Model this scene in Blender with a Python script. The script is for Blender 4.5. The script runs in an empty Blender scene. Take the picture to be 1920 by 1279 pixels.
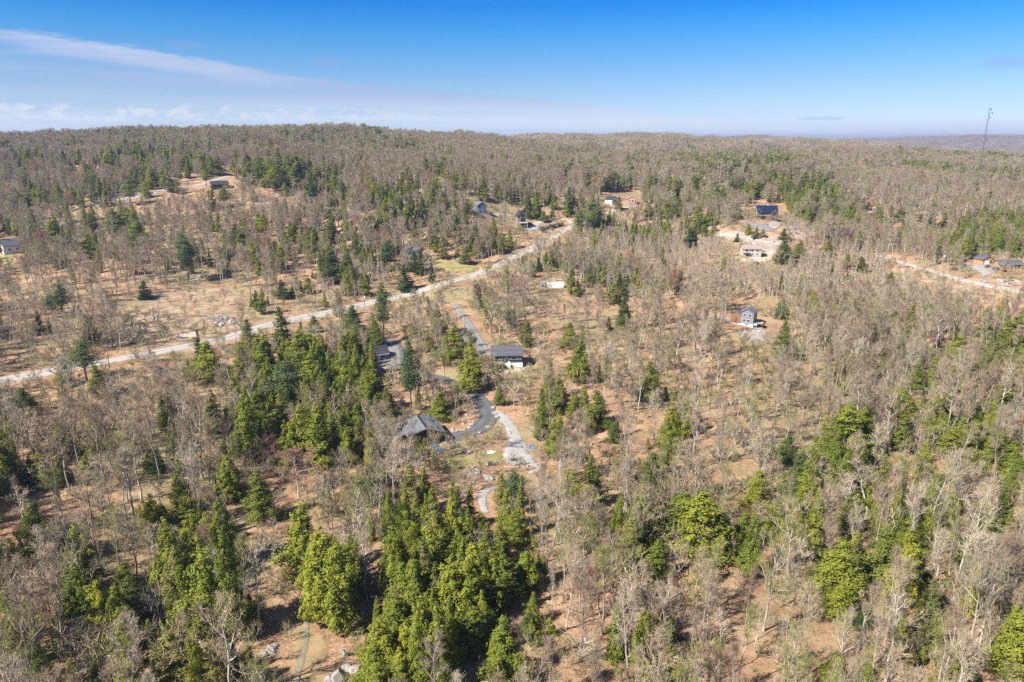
import bpy, bmesh, math, random
import numpy as np
from mathutils import Vector, Matrix, geometry
R = math.radians
rng = np.random.default_rng(11)
random.seed(11)
scene = bpy.context.scene
col = scene.collection

# ------------------------------------------------------------------ camera, sky, sun, exposure
F_PX = 1375.0                 # focal length of the photograph in pixels (1920 px wide)
PITCH = R(15.27)
CAM_Z = 90.0
cam_data = bpy.data.cameras.new("camera")
cam_data.sensor_width = 36.0
cam_data.lens = 36.0 * F_PX / 1920.0
cam_data.clip_start = 1.0
cam_data.clip_end = 30000.0
cam = bpy.data.objects.new("camera", cam_data)
cam.location = (0, 0, CAM_Z)
cam.rotation_euler = (math.pi / 2 - PITCH, 0, 0)
col.objects.link(cam)
scene.camera = cam

SUN_ELEV = R(43)
SUN_BACK = R(34)              # shadows run to +x, turned this far towards +y
sun_to = Vector((math.cos(SUN_BACK) * math.cos(SUN_ELEV), math.sin(SUN_BACK) * math.cos(SUN_ELEV), -math.sin(SUN_ELEV)))
sun_data = bpy.data.lights.new("sun", 'SUN')
sun_data.energy = 5.0
sun_data.angle = R(0.53)
sun_data.color = (1.0, 0.945, 0.865)
sun = bpy.data.objects.new("sun", sun_data)
sun.rotation_euler = sun_to.to_track_quat('-Z', 'Y').to_euler()
sun.location = (-200, -100, 300)
col.objects.link(sun)

world = bpy.data.worlds.new("World")
scene.world = world
world.use_nodes = True
wn, wl = world.node_tree.nodes, world.node_tree.links
wn.clear()

class NG:
    """tiny helper to write node trees"""
    def __init__(self, nodes, links):
        self.n, self.l = nodes, links
    def node(self, t, **kw):
        n = self.n.new(t)
        for k, v in kw.items():
            setattr(n, k, v)
        return n
    def put(self, sock, v):
        if hasattr(v, 'links') or isinstance(v, bpy.types.NodeSocket):
            self.l.new(v, sock)
        else:
            sock.default_value = v
    def math(self, op, a, b=None, c=None, clamp=False):
        n = self.node('ShaderNodeMath', operation=op, use_clamp=clamp)
        self.put(n.inputs[0], a)
        if b is not None: self.put(n.inputs[1], b)
        if c is not None: self.put(n.inputs[2], c)
        return n.outputs[0]
    def mix(self, fac, a, b, blend='MIX'):
        n = self.node('ShaderNodeMix', data_type='RGBA', blend_type=blend)
        self.put(n.inputs[0], fac); self.put(n.inputs[6], a); self.put(n.inputs[7], b)
        return n.outputs[2]
    def smooth(self, v, lo, hi):
        n = self.node('ShaderNodeMapRange', interpolation_type='SMOOTHSTEP')
        self.put(n.inputs[0], v); self.put(n.inputs[1], lo); self.put(n.inputs[2], hi)
        return n.outputs[0]
    def noise(self, vec, scale, detail=4, rough=0.55, dist=0.0):
        n = self.node('ShaderNodeTexNoise')
        self.put(n.inputs['Vector'], vec)
        n.inputs['Scale'].default_value = scale
        n.inputs['Detail'].default_value = detail
        n.inputs['Roughness'].default_value = rough
        n.inputs['Distortion'].default_value = dist
        return n.outputs['Fac']
    def ramp(self, fac, stops):
        n = self.node('ShaderNodeValToRGB')
        el = n.color_ramp.elements
        while len(el) > 1: el.remove(el[-1])
        el[0].position = stops[0][0]; el[0].color = (*stops[0][1], 1)
        for p, c in stops[1:]:
            e = el.new(p); e.color = (*c, 1)
        self.put(n.inputs[0], fac)
        return n.outputs[0]
    def combine(self, x, y, z):
        n = self.node('ShaderNodeCombineXYZ')
        self.put(n.inputs[0], x); self.put(n.inputs[1], y); self.put(n.inputs[2], z)
        return n.outputs[0]

w = NG(wn, wl)
tc = w.node('ShaderNodeTexCoord')
sep = w.node('ShaderNodeSeparateXYZ'); wl.new(tc.outputs['Generated'], sep.inputs[0])
dx, dy, dz = sep.outputs
# clear air: the sky texture, its gradient graded by elevation (deep clean blue on this dry spring day)
EXPOSURE = 1.10
SKY_FIX = 1.366 / 2 ** EXPOSURE
vec = w.combine(dx, dy, w.math('MAXIMUM', dz, 0.004))
sky = w.node('ShaderNodeTexSky', sky_type='NISHITA', sun_disc=False)
sky.sun_elevation = SUN_ELEV
sky.sun_rotation = math.atan2(-sun_to.x, -sun_to.y)
sky.altitude = 300; sky.air_density = 1.0; sky.dust_density = 0.35; sky.ozone_density = 2.6
wl.new(vec, sky.inputs[0])
eln = w.math('DIVIDE', w.math('MULTIPLY', w.math('ARCSINE', dz), 57.2958), 40.0)
grade = w.ramp(eln, [(p / 40.0, tuple(v / 1.4 for v in c_)) for p, c_ in (
    (0.0, (.80, .95, 1.48)), (0.6, (.78, .93, 1.44)), (2.05, (.66, .79, 1.15)), (3.9, (.52, .70, 1.02)), (5.8, (.34, .65, 1.01)),
    (7.6, (.17, .60, 1.05)), (9.3, (.06, .49, 1.06)), (13.0, (.16, .50, 1.05)), (22.0, (.36, .58, .90)), (40.0, (.48, .62, .80)))])
mul = w.node('ShaderNodeVectorMath', operation='MULTIPLY'); wl.new(sky.outputs[0], mul.inputs[0]); wl.new(grade, mul.inputs[1])
scl = w.node('ShaderNodeVectorMath', operation='SCALE'); wl.new(mul.outputs[0], scl.inputs[0]); scl.inputs['Scale'].default_value = 1.4 * SKY_FIX
# clouds in degrees of azimuth (0 = straight ahead, + to the east of it) and elevation
az = w.math('MULTIPLY', w.math('ARCTAN2', dx, dy), 57.2958)
el = w.math('MULTIPLY_ADD', w.math('ARCSINE', dz), 57.2958, 0.45)
fc = w.node('ShaderNodeFloatCurve')          # height of the upper edge of the thin cloud sheet along the azimuth
edge_pts = [(-35.0, 7.0), (-33.0, 7.2), (-30, 6.9), (-24, 6.25), (-17.0, 5.2), (-8, 4.3), (0, 3.75), (5, 3.3), (10, 2.55), (18, 2.05), (30, 1.9), (36, 1.85)]
cm = fc.mapping.curves[0]
e2 = [((a + 40) / 80, b / 10) for a, b in edge_pts]
cm.points[0].location = (0, 0.70); cm.points[1].location = (1, 0.18)
for a, b in e2: cm.points.new(a, b)
fc.mapping.update()
wl.new(w.math('MULTIPLY_ADD', az, 1 / 80, 0.5), fc.inputs['Value'])
edge = w.math('MULTIPLY', fc.outputs[0], 10.0)
streak_v = w.combine(w.math('MULTIPLY_ADD', el, 0.55, w.math('MULTIPLY', az, 0.10)), w.math('MULTIPLY', el, 1.5), 3.3)
streak = w.noise(streak_v, 1.0, 6, 0.6, 0.25)
fine = w.noise(w.combine(w.math('MULTIPLY', az, 0.42), w.math('MULTIPLY', el, 2.9), 9.1), 1.0, 6, 0.62, 0.5)
below = w.math('SUBTRACT', w.math('ADD', edge, w.math('MULTIPLY_ADD', fine, 0.8, -0.4)), el)
rim = w.math('MULTIPLY', w.math('MULTIPLY', w.smooth(below, -0.02, 0.30), w.smooth(below, 2.4, 0.5)), w.smooth(az, -33.5, -27.0))
sheet = w.math('MULTIPLY', w.smooth(below, 0.0, 0.4), w.math('MULTIPLY_ADD', w.smooth(streak, 0.36, 0.58), 0.80, 0.20))
sheet = w.math('MULTIPLY', sheet, w.math('MULTIPLY_ADD', w.smooth(below, 4.2, 0.4), 0.55, 0.45))
sheet = w.math('MAXIMUM', sheet, w.math('MULTIPLY', rim, w.math('MULTIPLY_ADD', fine, 0.7, 0.42)))
# the brighter feather at the sheet's western end
feather = w.math('MULTIPLY', w.smooth(w.math('ABSOLUTE', w.math('ADD', below, -0.65)), 0.80, 0.15), w.smooth(az, -13.0, -22.0))
feather = w.math('MULTIPLY', feather, w.math('MULTIPLY', w.smooth(az, -33.6, -30.5), w.math('MULTIPLY_ADD', fine, 0.9, 0.05)))
# a low bank of small cumulus over the horizon in the west
puff = w.noise(w.combine(w.math('MULTIPLY', az, 0.85), w.math('MULTIPLY', el, 1.9), 1.7), 1.0, 7, 0.62, 0.2)
bank = w.math('MULTIPLY', w.smooth(w.math('ABSOLUTE', w.math('ADD', el, -2.25)), 0.8, 0.15), w.smooth(az, 4.0, -20.0))
cum = w.math('MULTIPLY', bank, w.smooth(puff, 0.47, 0.60))
lens = None
for (a0, e0, ra, re, k) in ((-13.3, 5.9, 1.6, 0.42, .30), (-22.5, 6.6, 1.8, 0.35, .22), (32.3, 5.1, 1.6, 0.4, .30), (22, 1.95, 1.8, 0.16, .3)):
    da = w.math('DIVIDE', w.math('SUBTRACT', az, a0), ra)
    de = w.math('DIVIDE', w.math('SUBTRACT', el, e0), re)
    rr = w.math('ADD', w.math('MULTIPLY', da, da), w.math('MULTIPLY', de, de))
    rr = w.math('ADD', rr, w.math('MULTIPLY_ADD', fine, 2.4, -1.2))
    g = w.math('MULTIPLY', w.smooth(rr, 1.0, 0.1), k)
    lens = g if lens is None else w.math('MAXIMUM', lens, g)
SKYK = 0.1
c = scl.outputs[0]
kc = lambda *v: (*[x * SKY_FIX for x in v], 1)
low = w.smooth(el, 4.2, 1.5)
tint = w.mix(low, kc(3.0, 3.95, 6.0), kc(5.6, 6.5, 7.6))
c = w.mix(lens, c, kc(2.6, 3.1, 5.2))
c = w.mix(w.math('MULTIPLY', sheet, 1.0), c, tint)
c = w.mix(w.math('MULTIPLY', feather, 1.0, clamp=True), c, kc(4.4, 5.0, 6.5))
c = w.mix(w.math('MULTIPLY', cum, 0.7), c, kc(6.1, 6.3, 6.9))
bg = w.node('ShaderNodeBackground'); bg.inputs['Strength'].default_value = SKYK
wl.new(c, bg.inputs['Color'])
wo = w.node('ShaderNodeOutputWorld'); wl.new(bg.outputs[0], wo.inputs['Surface'])

scene.render.engine = 'CYCLES'
scene.view_settings.view_transform = 'Standard'
scene.view_settings.look = 'None'
scene.view_settings.gamma = 1.0
scene.view_settings.exposure = EXPOSURE
scene.cycles.use_denoising = False
scene.cycles.denoiser = 'OPENIMAGEDENOISE'
scene.cycles.denoising_input_passes = 'RGB_ALBEDO_NORMAL'
scene.cycles.denoising_prefilter = 'ACCURATE'
scene.cycles.max_bounces = 5
scene.cycles.diffuse_bounces = 2
scene.cycles.glossy_bounces = 2
scene.cycles.transmission_bounces = 3
scene.cycles.volume_bounces = 0
scene.cycles.caustics_reflective = False
scene.cycles.caustics_refractive = False

# ------------------------------------------------------------------ terrain
CP, SP = math.cos(PITCH), math.sin(PITCH)
def ray(px, py):
    px = np.asarray(px, float); py = np.asarray(py, float)
    u = (px - 960.0) / F_PX; v = (639.5 - py) / F_PX
    return np.stack([u, CP + v * SP, -SP + v * CP], -1)
def project(P):
    P = np.asarray(P, float)
    d = P - np.array([0, 0, CAM_Z])
    depth = d[..., 1] * CP - d[..., 2] * SP
    upc = d[..., 1] * SP + d[..., 2] * CP
    return 960 + F_PX * d[..., 0] / depth, 639.5 - F_PX * upc / depth, depth

ctrl = []
for px, py, z in [      # height above the chalet's yard read from house sizes and the road
    (0, 1279, 0), (500, 1279, 0), (960, 1279, 0), (1450, 1279, -2), (1920, 1279, -3), (0, 1000, 1), (500, 1000, 0), (960, 900, -2),
    (1500, 1000, -4), (1920, 1000, -5), (0, 715, 2), (250, 665, 4), (500, 600, 6), (700, 562, 8), (860, 522, 12), (960, 478, 18), (1060, 430, 25),
    (960, 690, 3), (800, 825, -1), (970, 865, -2), (640, 800, 0), (300, 850, 2), (900, 640, 4), (760, 640, 4), (700, 690, 2),
    (1400, 610, 4), (1240, 700, 1), (1700, 700, -4), (1920, 760, -6), (1920, 600, 2), (1760, 620, 0), (1530, 560, 6),
    (1885, 508, 14), (1700, 492, 13), (1620, 520, 9), (1405, 487, 18), (1435, 415, 34), (1520, 440, 27), (1600, 460, 17), (1345, 430, 26), (1300, 462, 15),
    (1200, 520, 9), (1100, 560, 7), (1020, 537, 9), (975, 428, 27), (905, 402, 38), (1145, 385, 38), (1185, 383, 38), (1100, 440, 24),
    (770, 492, 17), (600, 490, 18), (350, 530, 12), (100, 560, 10), (15, 476, 18), (415, 356, 52), (300, 362, 50), (100, 400, 37), (657, 310, 66),
    (200, 450, 26), (500, 390, 40), (700, 380, 44), (860, 345, 55), (1280, 420, 26), (1250, 380, 34), (1640, 420, 22), (1750, 440, 17)]:
    r = ray(px, py); t = (z - CAM_Z) / r[2]
    ctrl.append((r[0] * t, r[1] * t, z))
for px, py, Y in [(0, 274, 1000), (150, 270, 980), (300, 266, 950), (500, 262, 1000), (700, 262, 1080), (880, 268, 1350), (1040, 271, 1700), (1180, 263, 1900), (1320, 267, 2000),
                  (1000, 305, 1050), (1150, 320, 900), (1300, 320, 880), (1480, 330, 800), (1400, 300, 1150), (1560, 290, 1300), (1620, 350, 760), (1700, 330, 950),
                  (1680, 296, 1300), (1830, 363, 800), (1915, 335, 950), (1900, 306, 1500), (1800, 302, 1500), (1560, 268, 2400), (1650, 276, 2500), (1700, 284, 2400), (1800, 296, 2300), (1900, 302, 2200), (1440, 271, 2600),
                  (1430, 257, 4700), (1620, 272, 4800), (1700, 267, 5200), (1760, 260, 5600), (1850, 256, 5600), (1920, 259, 5500), (2050, 259, 5500), (1800, 290, 3600)]:
    r = ray(px, py); t = Y / r[1]
    ctrl.append((r[0] * t, Y, CAM_Z + r[2] * t))
ctrl += [(0, -300, 0), (-800, 0, 2), (800, 0, -6), (-800, -300, 2), (800, -300, -6), (-3500, 0, 30), (3500, 0, 0), (-3500, 1500, 60), (-1600, 1700, 62), (-300, 1700, 62), (-600, 3000, 55),
         (-4000, 4000, 40), (0, 4000, 35), (6500, 3000, 10), (-5000, 9000, 20), (0, 9000, 20), (3500, 9000, 20), (7000, 9000, 20), (1500, 4200, 20), (0, 6000, 20), (1700, 7500, 20), (740, 1750, 28), (1050, 1750, 22), (350, 1400, 34), (1900, 4300, 10), (900, 3300, 25), (2600, 4300, 5)]
ctrl = np.array(ctrl)
MQ_C = 45.0
def kern(d2): return np.sqrt(d2 + MQ_C ** 2)
def _d2(a, b): return (a[:, None, 0] - b[None, :, 0]) ** 2 + (a[:, None, 1] - b[None, :, 1]) ** 2
_n = len(ctrl)
_A = kern(_d2(ctrl, ctrl)) - 3.0 * np.eye(_n)
_B = np.zeros((_n + 1, _n + 1)); _B[:_n, :_n] = _A; _B[_n, :_n] = 1; _B[:_n, _n] = 1
_w = np.linalg.solve(_B, np.append(ctrl[:, 2], 0))

# small relief from summed sines
_rs = np.random.default_rng(4)
_waves = []
for lam, amp in ((260, 1.3), (190, 1.1), (120, 0.8), (85, 0.6), (60, 0.45), (45, 0.32), (36, 0.22)):
    for _ in range(3):
        a = _rs.uniform(0, 2 * math.pi)
        _waves.append((math.cos(a) * 2 * math.pi / lam, math.sin(a) * 2 * math.pi / lam, _rs.uniform(0, 6.28), amp / 1.7))
def relief(x, y):
    z = np.zeros_like(x)
    for kx, ky, ph, am in _waves: z += am * np.sin(kx * x + ky * y + ph)
    return z
def H_exact(x, y):
    x = np.asarray(x, float); y = np.asarray(y, float)
    P = np.stack([x.ravel(), y.ravel()], -1)
    out = np.empty(len(P))
    for i in range(0, len(P), 20000):
        out[i:i + 20000] = kern(_d2(P[i:i + 20000], ctrl)) @ _w[:_n] + _w[_n]
    big = np.hypot(P[:, 0], P[:, 1])
    return (out + relief(P[:, 0], P[:, 1]) * (1 + np.clip((big - 900) / 900, 0, 1.3))).reshape(x.shape)

def spaced(lo, hi, fine_lo, fine_hi, step, grow):
    xs = list(np.arange(fine_lo, fine_hi + 1e-6, step))
    s = step
    while xs[-1] < hi: s *= grow; xs.append(xs[-1] + s)
    s = step
    while xs[0] > lo: s *= grow; xs.insert(0, xs[0] - s)
    return np.array(xs)
GX = spaced(-5200, 7500, -270, 330, 3.5, 1.035)
GY = spaced(-400, 9500, 70, 640, 3.5, 1.03)
_xx, _yy = np.meshgrid(GX, GY)
GZ = H_exact(_xx, _yy)
def H(x, y):
    """height of the ground sheet itself (its own triangles' grid, bilinear)"""
    x = np.asarray(x, float); y = np.asarray(y, float)
    i = np.clip(np.searchsorted(GX, x) - 1, 0, len(GX) - 2)
    j = np.clip(np.searchsorted(GY, y) - 1, 0, len(GY) - 2)
    fx = np.clip((x - GX[i]) / (GX[i + 1] - GX[i]), 0, 1); fy = np.clip((y - GY[j]) / (GY[j + 1] - GY[j]), 0, 1)
    a = GZ[j, i]; b = GZ[j, i + 1]; c_ = GZ[j + 1, i]; d = GZ[j + 1, i + 1]
    return (a * (1 - fx) + b * fx) * (1 - fy) + (c_ * (1 - fx) + d * fx) * fy
def ground(px, py, tmax=7000.0):
    """where the sight line through a pixel meets the ground"""
    r = ray(px, py); r = np.atleast_2d(r)
    ts = np.concatenate([np.arange(60, 700, 2.0), np.geomspace(700, tmax, 500)])
    t_hit = np.full(len(r), np.nan)
    prev = np.full(len(r), 1e9)
    for k in range(len(ts)):
        p = r * ts[k]
        g = CAM_Z + p[:, 2] - H(p[:, 0], p[:, 1])
        new = (g <= 0) & np.isnan(t_hit)
        if new.any():
            t0 = ts[k - 1] if k else ts[0]
            t_hit[new] = t0 + (ts[k] - t0) * prev[new] / np.maximum(prev[new] - g[new], 1e-9)
        prev = g
    t_hit = np.where(np.isnan(t_hit), tmax, t_hit)
    p = r * t_hit[:, None]
    p[:, 2] = H(p[:, 0], p[:, 1])
    return p
def g1(px, py): return ground([px], [py])[0]

# ------------------------------------------------------------------ materials
def new_mat(name):
    m = bpy.data.materials.new(name); m.use_nodes = True
    m.node_tree.nodes.clear()
    g = NG(m.node_tree.nodes, m.node_tree.links)
    out = g.node('ShaderNodeOutputMaterial')
    return m, g, out
def finish(g, out, color, rough=0.8, metal=0.0, bump=None, spec=0.3):
    b = g.node('ShaderNodeBsdfPrincipled')
    g.put(b.inputs['Base Color'], color)
    g.put(b.inputs['Roughness'], rough)
    b.inputs['Metallic'].default_value = metal
    b.inputs['Specular IOR Level'].default_value = spec
    if bump is not None:
        bn = g.node('ShaderNodeBump'); bn.inputs['Strength'].default_value = bump[1]; bn.inputs['Distance'].default_value = bump[2]
        g.put(bn.inputs['Height'], bump[0]); g.l.new(bn.outputs[0], b.inputs['Normal'])
    g.l.new(b.outputs[0], out.inputs['Surface'])
    return b
def obj_co(g): return g.node('ShaderNodeTexCoord').outputs['Object']
def geo_pos(g): return g.node('ShaderNodeNewGeometry').outputs['Position']
def obj_rand(g): return g.node('ShaderNodeObjectInfo').outputs['Random']

def mat_plain(name, rgb, rough=0.75, var=0.18, scale=1.3, metal=0.0, spec=0.3, bump=0.0):
    """painted or weathered surface: base colour with mottling"""
    m, g, out = new_mat(name)
    co = obj_co(g)
    n1 = g.noise(co, scale, 5, 0.6); n2 = g.noise(co, scale * 9, 3, 0.6)
    f = g.math('ADD', g.math('MULTIPLY', n1, 0.7), g.math('MULTIPLY', n2, 0.3))
    lo = tuple(c * (1 - var * 1.6) for c in rgb); hi = tuple(min(1, c * (1 + var * 1.4)) for c in rgb)
    cl = g.ramp(f, [(0.25, lo), (0.75, hi)])
    finish(g, out, cl, rough, metal, (n2, bump, 0.02) if bump else None, spec)
    return m
def mat_boards(name, rgb, pitch=0.18, vertical=False, rough=0.75, var=0.2):
    """lapped siding or boards: real relief is under a pixel here, so the material carries the joints"""
    m, g, out = new_mat(name)
    co = obj_co(g)
    s = g.node('ShaderNodeSeparateXYZ'); g.l.new(co, s.inputs[0])
    ax = g.math('ADD', s.outputs[0], s.outputs[1]) if vertical else s.outputs[2]
    q = g.math('DIVIDE', ax, pitch)
    fr = g.math('FRACT', q); row = g.math('FLOOR', q)
    wn_ = g.node('ShaderNodeTexWhiteNoise', noise_dimensions='1D'); g.l.new(row, wn_.inputs['W'])
    n1 = g.noise(co, 1.1, 5, 0.6)
    f = g.math('ADD', g.math('MULTIPLY', n1, 0.6), g.math('MULTIPLY', wn_.outputs[0], 0.4))
    cl = g.ramp(f, [(0.2, tuple(c * (1 - var * 1.5) for c in rgb)), (0.8, tuple(min(1, c * (1 + var)) for c in rgb))])
    joint = g.smooth(fr, 0.0, 0.14)
    finish(g, out, cl, rough, 0, (joint, 0.8, 0.03), 0.25)
    return m

def mat_ground():
    m, g, out = new_mat('leaf_litter')
    co = geo_pos(g)
    sc = g.node('ShaderNodeVectorMath', operation='MULTIPLY'); g.l.new(co, sc.inputs[0]); sc.inputs[1].default_value = (1, 1, 0.6)
    v = sc.outputs[0]
    n_big = g.noise(v, 0.017, 4, 0.55)
    n_mid = g.noise(v, 0.09, 5, 0.62, 0.4)
    n_fine = g.noise(v, 0.75, 6, 0.68, 0.3)
    n_tiny = g.noise(v, 3.2, 4, 0.7)
    f = g.math('ADD', g.math('MULTIPLY', n_mid, 0.42), g.math('ADD', g.math('MULTIPLY', n_fine, 0.38), g.math('MULTIPLY', n_tiny, 0.20)))
    litter = g.ramp(f, [(0.28, (0.080, 0.046, 0.028)), (0.40, (0.215, 0.126, 0.073)), (0.50, (0.375, 0.235, 0.137)), (0.60, (0.51, 0.345, 0.213)), (0.72, (0.60, 0.45, 0.31))])
    dry = g.ramp(f, [(0.30, (0.11, 0.085, 0.045)), (0.5, (0.30, 0.235, 0.125)), (0.7, (0.44, 0.36, 0.22))])
    moss = g.ramp(f, [(0.30, (0.05, 0.055, 0.02)), (0.5, (0.14, 0.14, 0.05)), (0.7, (0.27, 0.24, 0.11))])
    cl = g.mix(g.smooth(g.math('ADD', n_big, g.math('MULTIPLY_ADD', n_mid, 0.35, -0.175)), 0.47, 0.62), litter, dry)
    nm2 = g.noise(v, 0.05, 4, 0.6)
    cl = g.mix(g.math('MULTIPLY', g.smooth(nm2, 0.56, 0.68), 0.6), cl, moss)
    # pale stone breaking through
    n_rock = g.noise(v, 0.33, 5, 0.6, 0.6)
    cl = g.mix(g.math('MULTIPLY', g.smooth(n_rock, 0.70, 0.75), 0.7), cl, (0.40, 0.37, 0.33, 1))
    finish(g, out, cl, 0.95, 0, (g.math('ADD', n_fine, g.math('MULTIPLY', n_tiny, 0.5)), 0.9, 0.5), 0.1)
    return m
def mat_gravel(name, lo, hi, track=False, scale=1.0, soft=True, mott=None):
    """loose or worn ground surface; its rim frays into the litter by the stored distance to the rim"""
    m, g, out = new_mat(name)
    co = geo_pos(g)
    n1 = g.noise(co, 0.35 * scale, 5, 0.6); n2 = g.noise(co, 2.6 * scale, 5, 0.7)
    f = g.math('ADD', g.math('MULTIPLY', n1, 0.55), g.math('MULTIPLY', n2, 0.45))
    cl = g.ramp(f, [(0.3, lo), (0.7, hi)])
    if mott:
        n3 = g.noise(co, 0.16, 4, 0.6, 0.5)
        cl = g.mix(g.math('MULTIPLY', g.smooth(n3, 0.42, 0.62), 0.8), cl, (*mott, 1))
    if track:   # wheel tracks packed along the road, looser edges
        uv = g.node('ShaderNodeUVMap').outputs[0]
        s = g.node('ShaderNodeSeparateXYZ'); g.l.new(uv, s.inputs[0])
        d = g.math('ABSOLUTE', g.math('SUBTRACT', g.math('ABSOLUTE', g.math('SUBTRACT', s.outputs[0], 0.5)), 0.2))
        tr = g.smooth(g.math('ADD', d, g.math('MULTIPLY_ADD', n1, 0.14, -0.07)), 0.13, 0.02)
        cl = g.mix(g.math('MULTIPLY', tr, 0.45), cl, (*[min(1, c * 1.22) for c in hi], 1))
    b = finish(g, out, cl, 0.92, 0, (n2, 0.5, 0.05), 0.15)
    if soft:
        at = g.node('ShaderNodeAttribute', attribute_name='inner')
        nz = g.noise(co, 0.9, 4, 0.7)
        fac = g.smooth(g.math('ADD', at.outputs['Fac'], g.math('MULTIPLY_ADD', nz, 1.5, -0.75)), 0.12, 0.42)
        tp = g.node('ShaderNodeBsdfTransparent')
        mx = g.node('ShaderNodeMixShader'); g.l.new(fac, mx.inputs[0]); g.l.new(tp.outputs[0], mx.inputs[1]); g.l.new(b.outputs[0], mx.inputs[2])
        g.l.new(mx.outputs[0], out.inputs['Surface'])
    return m

def mat_leaf(name, rgb, spread=0.35):
    """evergreen foliage; spread is the natural tree to tree and spray to spray difference"""
    m, g, out = new_mat(name)
    rnd = obj_rand(g)
    isl = g.node('ShaderNodeNewGeometry').outputs['Random Per Island']
    co = obj_co(g)
    n = g.noise(co, 0.7, 3, 0.6)
    f = g.math('ADD', g.math('MULTIPLY', rnd, 0.42), g.math('ADD', g.math('MULTIPLY', isl, 0.33), g.math('MULTIPLY', n, 0.25)))
    r, gg, b = rgb
    cl = g.ramp(f, [(0.15, (r * (1 - 1.15 * spread), gg * (1 - 0.85 * spread), b * (1 - 0.3 * spread))), (0.5, rgb), (0.85, (r * (1 + 1.2 * spread), gg * (1 + 0.85 * spread), b * (1 + 0.4 * spread)))])
    d = g.node('ShaderNodeBsdfDiffuse'); g.l.new(cl, d.inputs['Color'])
    t = g.node('ShaderNodeBsdfTranslucent'); g.l.new(cl, t.inputs['Color'])
    mx = g.node('ShaderNodeMixShader'); mx.inputs[0].default_value = 0.22
    g.l.new(d.outputs[0], mx.inputs[1]); g.l.new(t.outputs[0], mx.inputs[2])
    g.l.new(mx.outputs[0], out.inputs['Surface'])
    return m
def mat_bark(name, stops, scale=3.0):
    m, g, out = new_mat(name)
    rnd = obj_rand(g)
    co = obj_co(g)
    n = g.noise(co, scale, 4, 0.65)
    cl = g.ramp(rnd, stops)
    k = g.math('MULTIPLY_ADD', n, 0.9, 0.55)
    sc = g.node('ShaderNodeVectorMath', operation='SCALE'); g.l.new(cl, sc.inputs[0]); g.l.new(k, sc.inputs['Scale'])
    d = g.node('ShaderNodeBsdfDiffuse'); g.l.new(sc.outputs[0], d.inputs['Color'])
    g.l.new(d.outputs[0], out.inputs['Surface'])
    return m

M = {}
M['ground'] = mat_ground()
M['gravel'] = mat_gravel('pale_gravel', (0.24, 0.22, 0.19), (0.43, 0.40, 0.36), True, 0.8)
M['asphalt'] = mat_gravel('asphalt', (0.075, 0.073, 0.074), (0.135, 0.130, 0.130), True, 1.0, False)
M['oldasphalt'] = mat_gravel('worn_asphalt', (0.15, 0.145, 0.14), (0.27, 0.26, 0.25), True)
M['stonedust'] = mat_gravel('grey_stone_dust', (0.27, 0.262, 0.25), (0.43, 0.415, 0.39))
M['trackdust'] = mat_gravel('worn_grassy_track', (0.17, 0.14, 0.085), (0.33, 0.29, 0.22))
M['sand'] = mat_gravel('pale_sand', (0.36, 0.29, 0.21), (0.56, 0.48, 0.37))
M['lawn'] = mat_gravel('spring_lawn', (0.15, 0.145, 0.045), (0.30, 0.265, 0.105), mott=(0.36, 0.27, 0.14))
M['drygrass'] = mat_gravel('dry_grass', (0.20, 0.145, 0.07), (0.42, 0.32, 0.17), mott=(0.34, 0.205, 0.115))
M['blastrock'] = mat_gravel('broken_pink_rock', (0.16, 0.115, 0.09), (0.52, 0.41, 0.345), False, 0.8, mott=(0.34, 0.23, 0.15))
M['palerock'] = mat_gravel('broken_pale_rock', (0.17, 0.14, 0.115), (0.52, 0.455, 0.395), False, 0.9, mott=(0.33, 0.25, 0.18))
M['cutbrush'] = mat_gravel('cut_over_ground', (0.16, 0.105, 0.066), (0.36, 0.25, 0.155), mott=(0.42, 0.31, 0.20))
M['rock'] = mat_plain('granite', (0.31, 0.285, 0.26), 0.9, 0.34, 1.5, bump=0.6)
M['pinkrock'] = mat_plain('pink_granite', (0.42, 0.335, 0.29), 0.9, 0.34, 1.5, bump=0.6)
M['darkrock'] = mat_plain('dark_wet_rock', (0.075, 0.072, 0.07), 0.8, 0.5, 1.2, bump=0.8)
TONES = {'yellow green': (0.250, 0.262, 0.038), 'bright green': (0.198, 0.222, 0.035), 'mid green': (0.170, 0.192, 0.036), 'dark green': (0.090, 0.120, 0.034), 'olive': (0.215, 0.205, 0.065), 'blue green': (0.115, 0.150, 0.056)}
for k, v in TONES.items(): M['leaf ' + k] = mat_leaf('foliage_' + k.replace(' ', '_'), v)
M['leaf mixed'] = mat_leaf('foliage_mixed', (0.185, 0.205, 0.038), 0.45)
M['bark'] = mat_bark('grey_bark', [(0.0, (0.21, 0.175, 0.145)), (0.35, (0.34, 0.30, 0.255)), (0.7, (0.46, 0.42, 0.365)), (1.0, (0.28, 0.23, 0.185))])
M['twig'] = mat_bark('bare_twigs', [(0.0, (0.257, 0.197, 0.137)), (0.2, (0.353, 0.278, 0.188)), (0.4, (0.293, 0.217, 0.146)), (0.55, (0.267, 0.258, 0.098)), (0.66, (0.272, 0.232, 0.132)), (0.80, (0.384, 0.333, 0.249)), (1.0, (0.334, 0.247, 0.169))], 0.4)
for _k, _c in (('grey', (0.323, 0.268, 0.188)), ('tan', (0.363, 0.283, 0.188)), ('brown', (0.278, 0.202, 0.137)), ('olive', (0.257, 0.247, 0.094)), ('silvery', (0.435, 0.369, 0.269))):
    M['twig ' + _k] = mat_bark(_k + '_bare_twigs', [(0.0, tuple(v * 0.85 for v in _c)), (1.0, tuple(v * 1.12 for v in _c))], 0.4)
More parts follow.
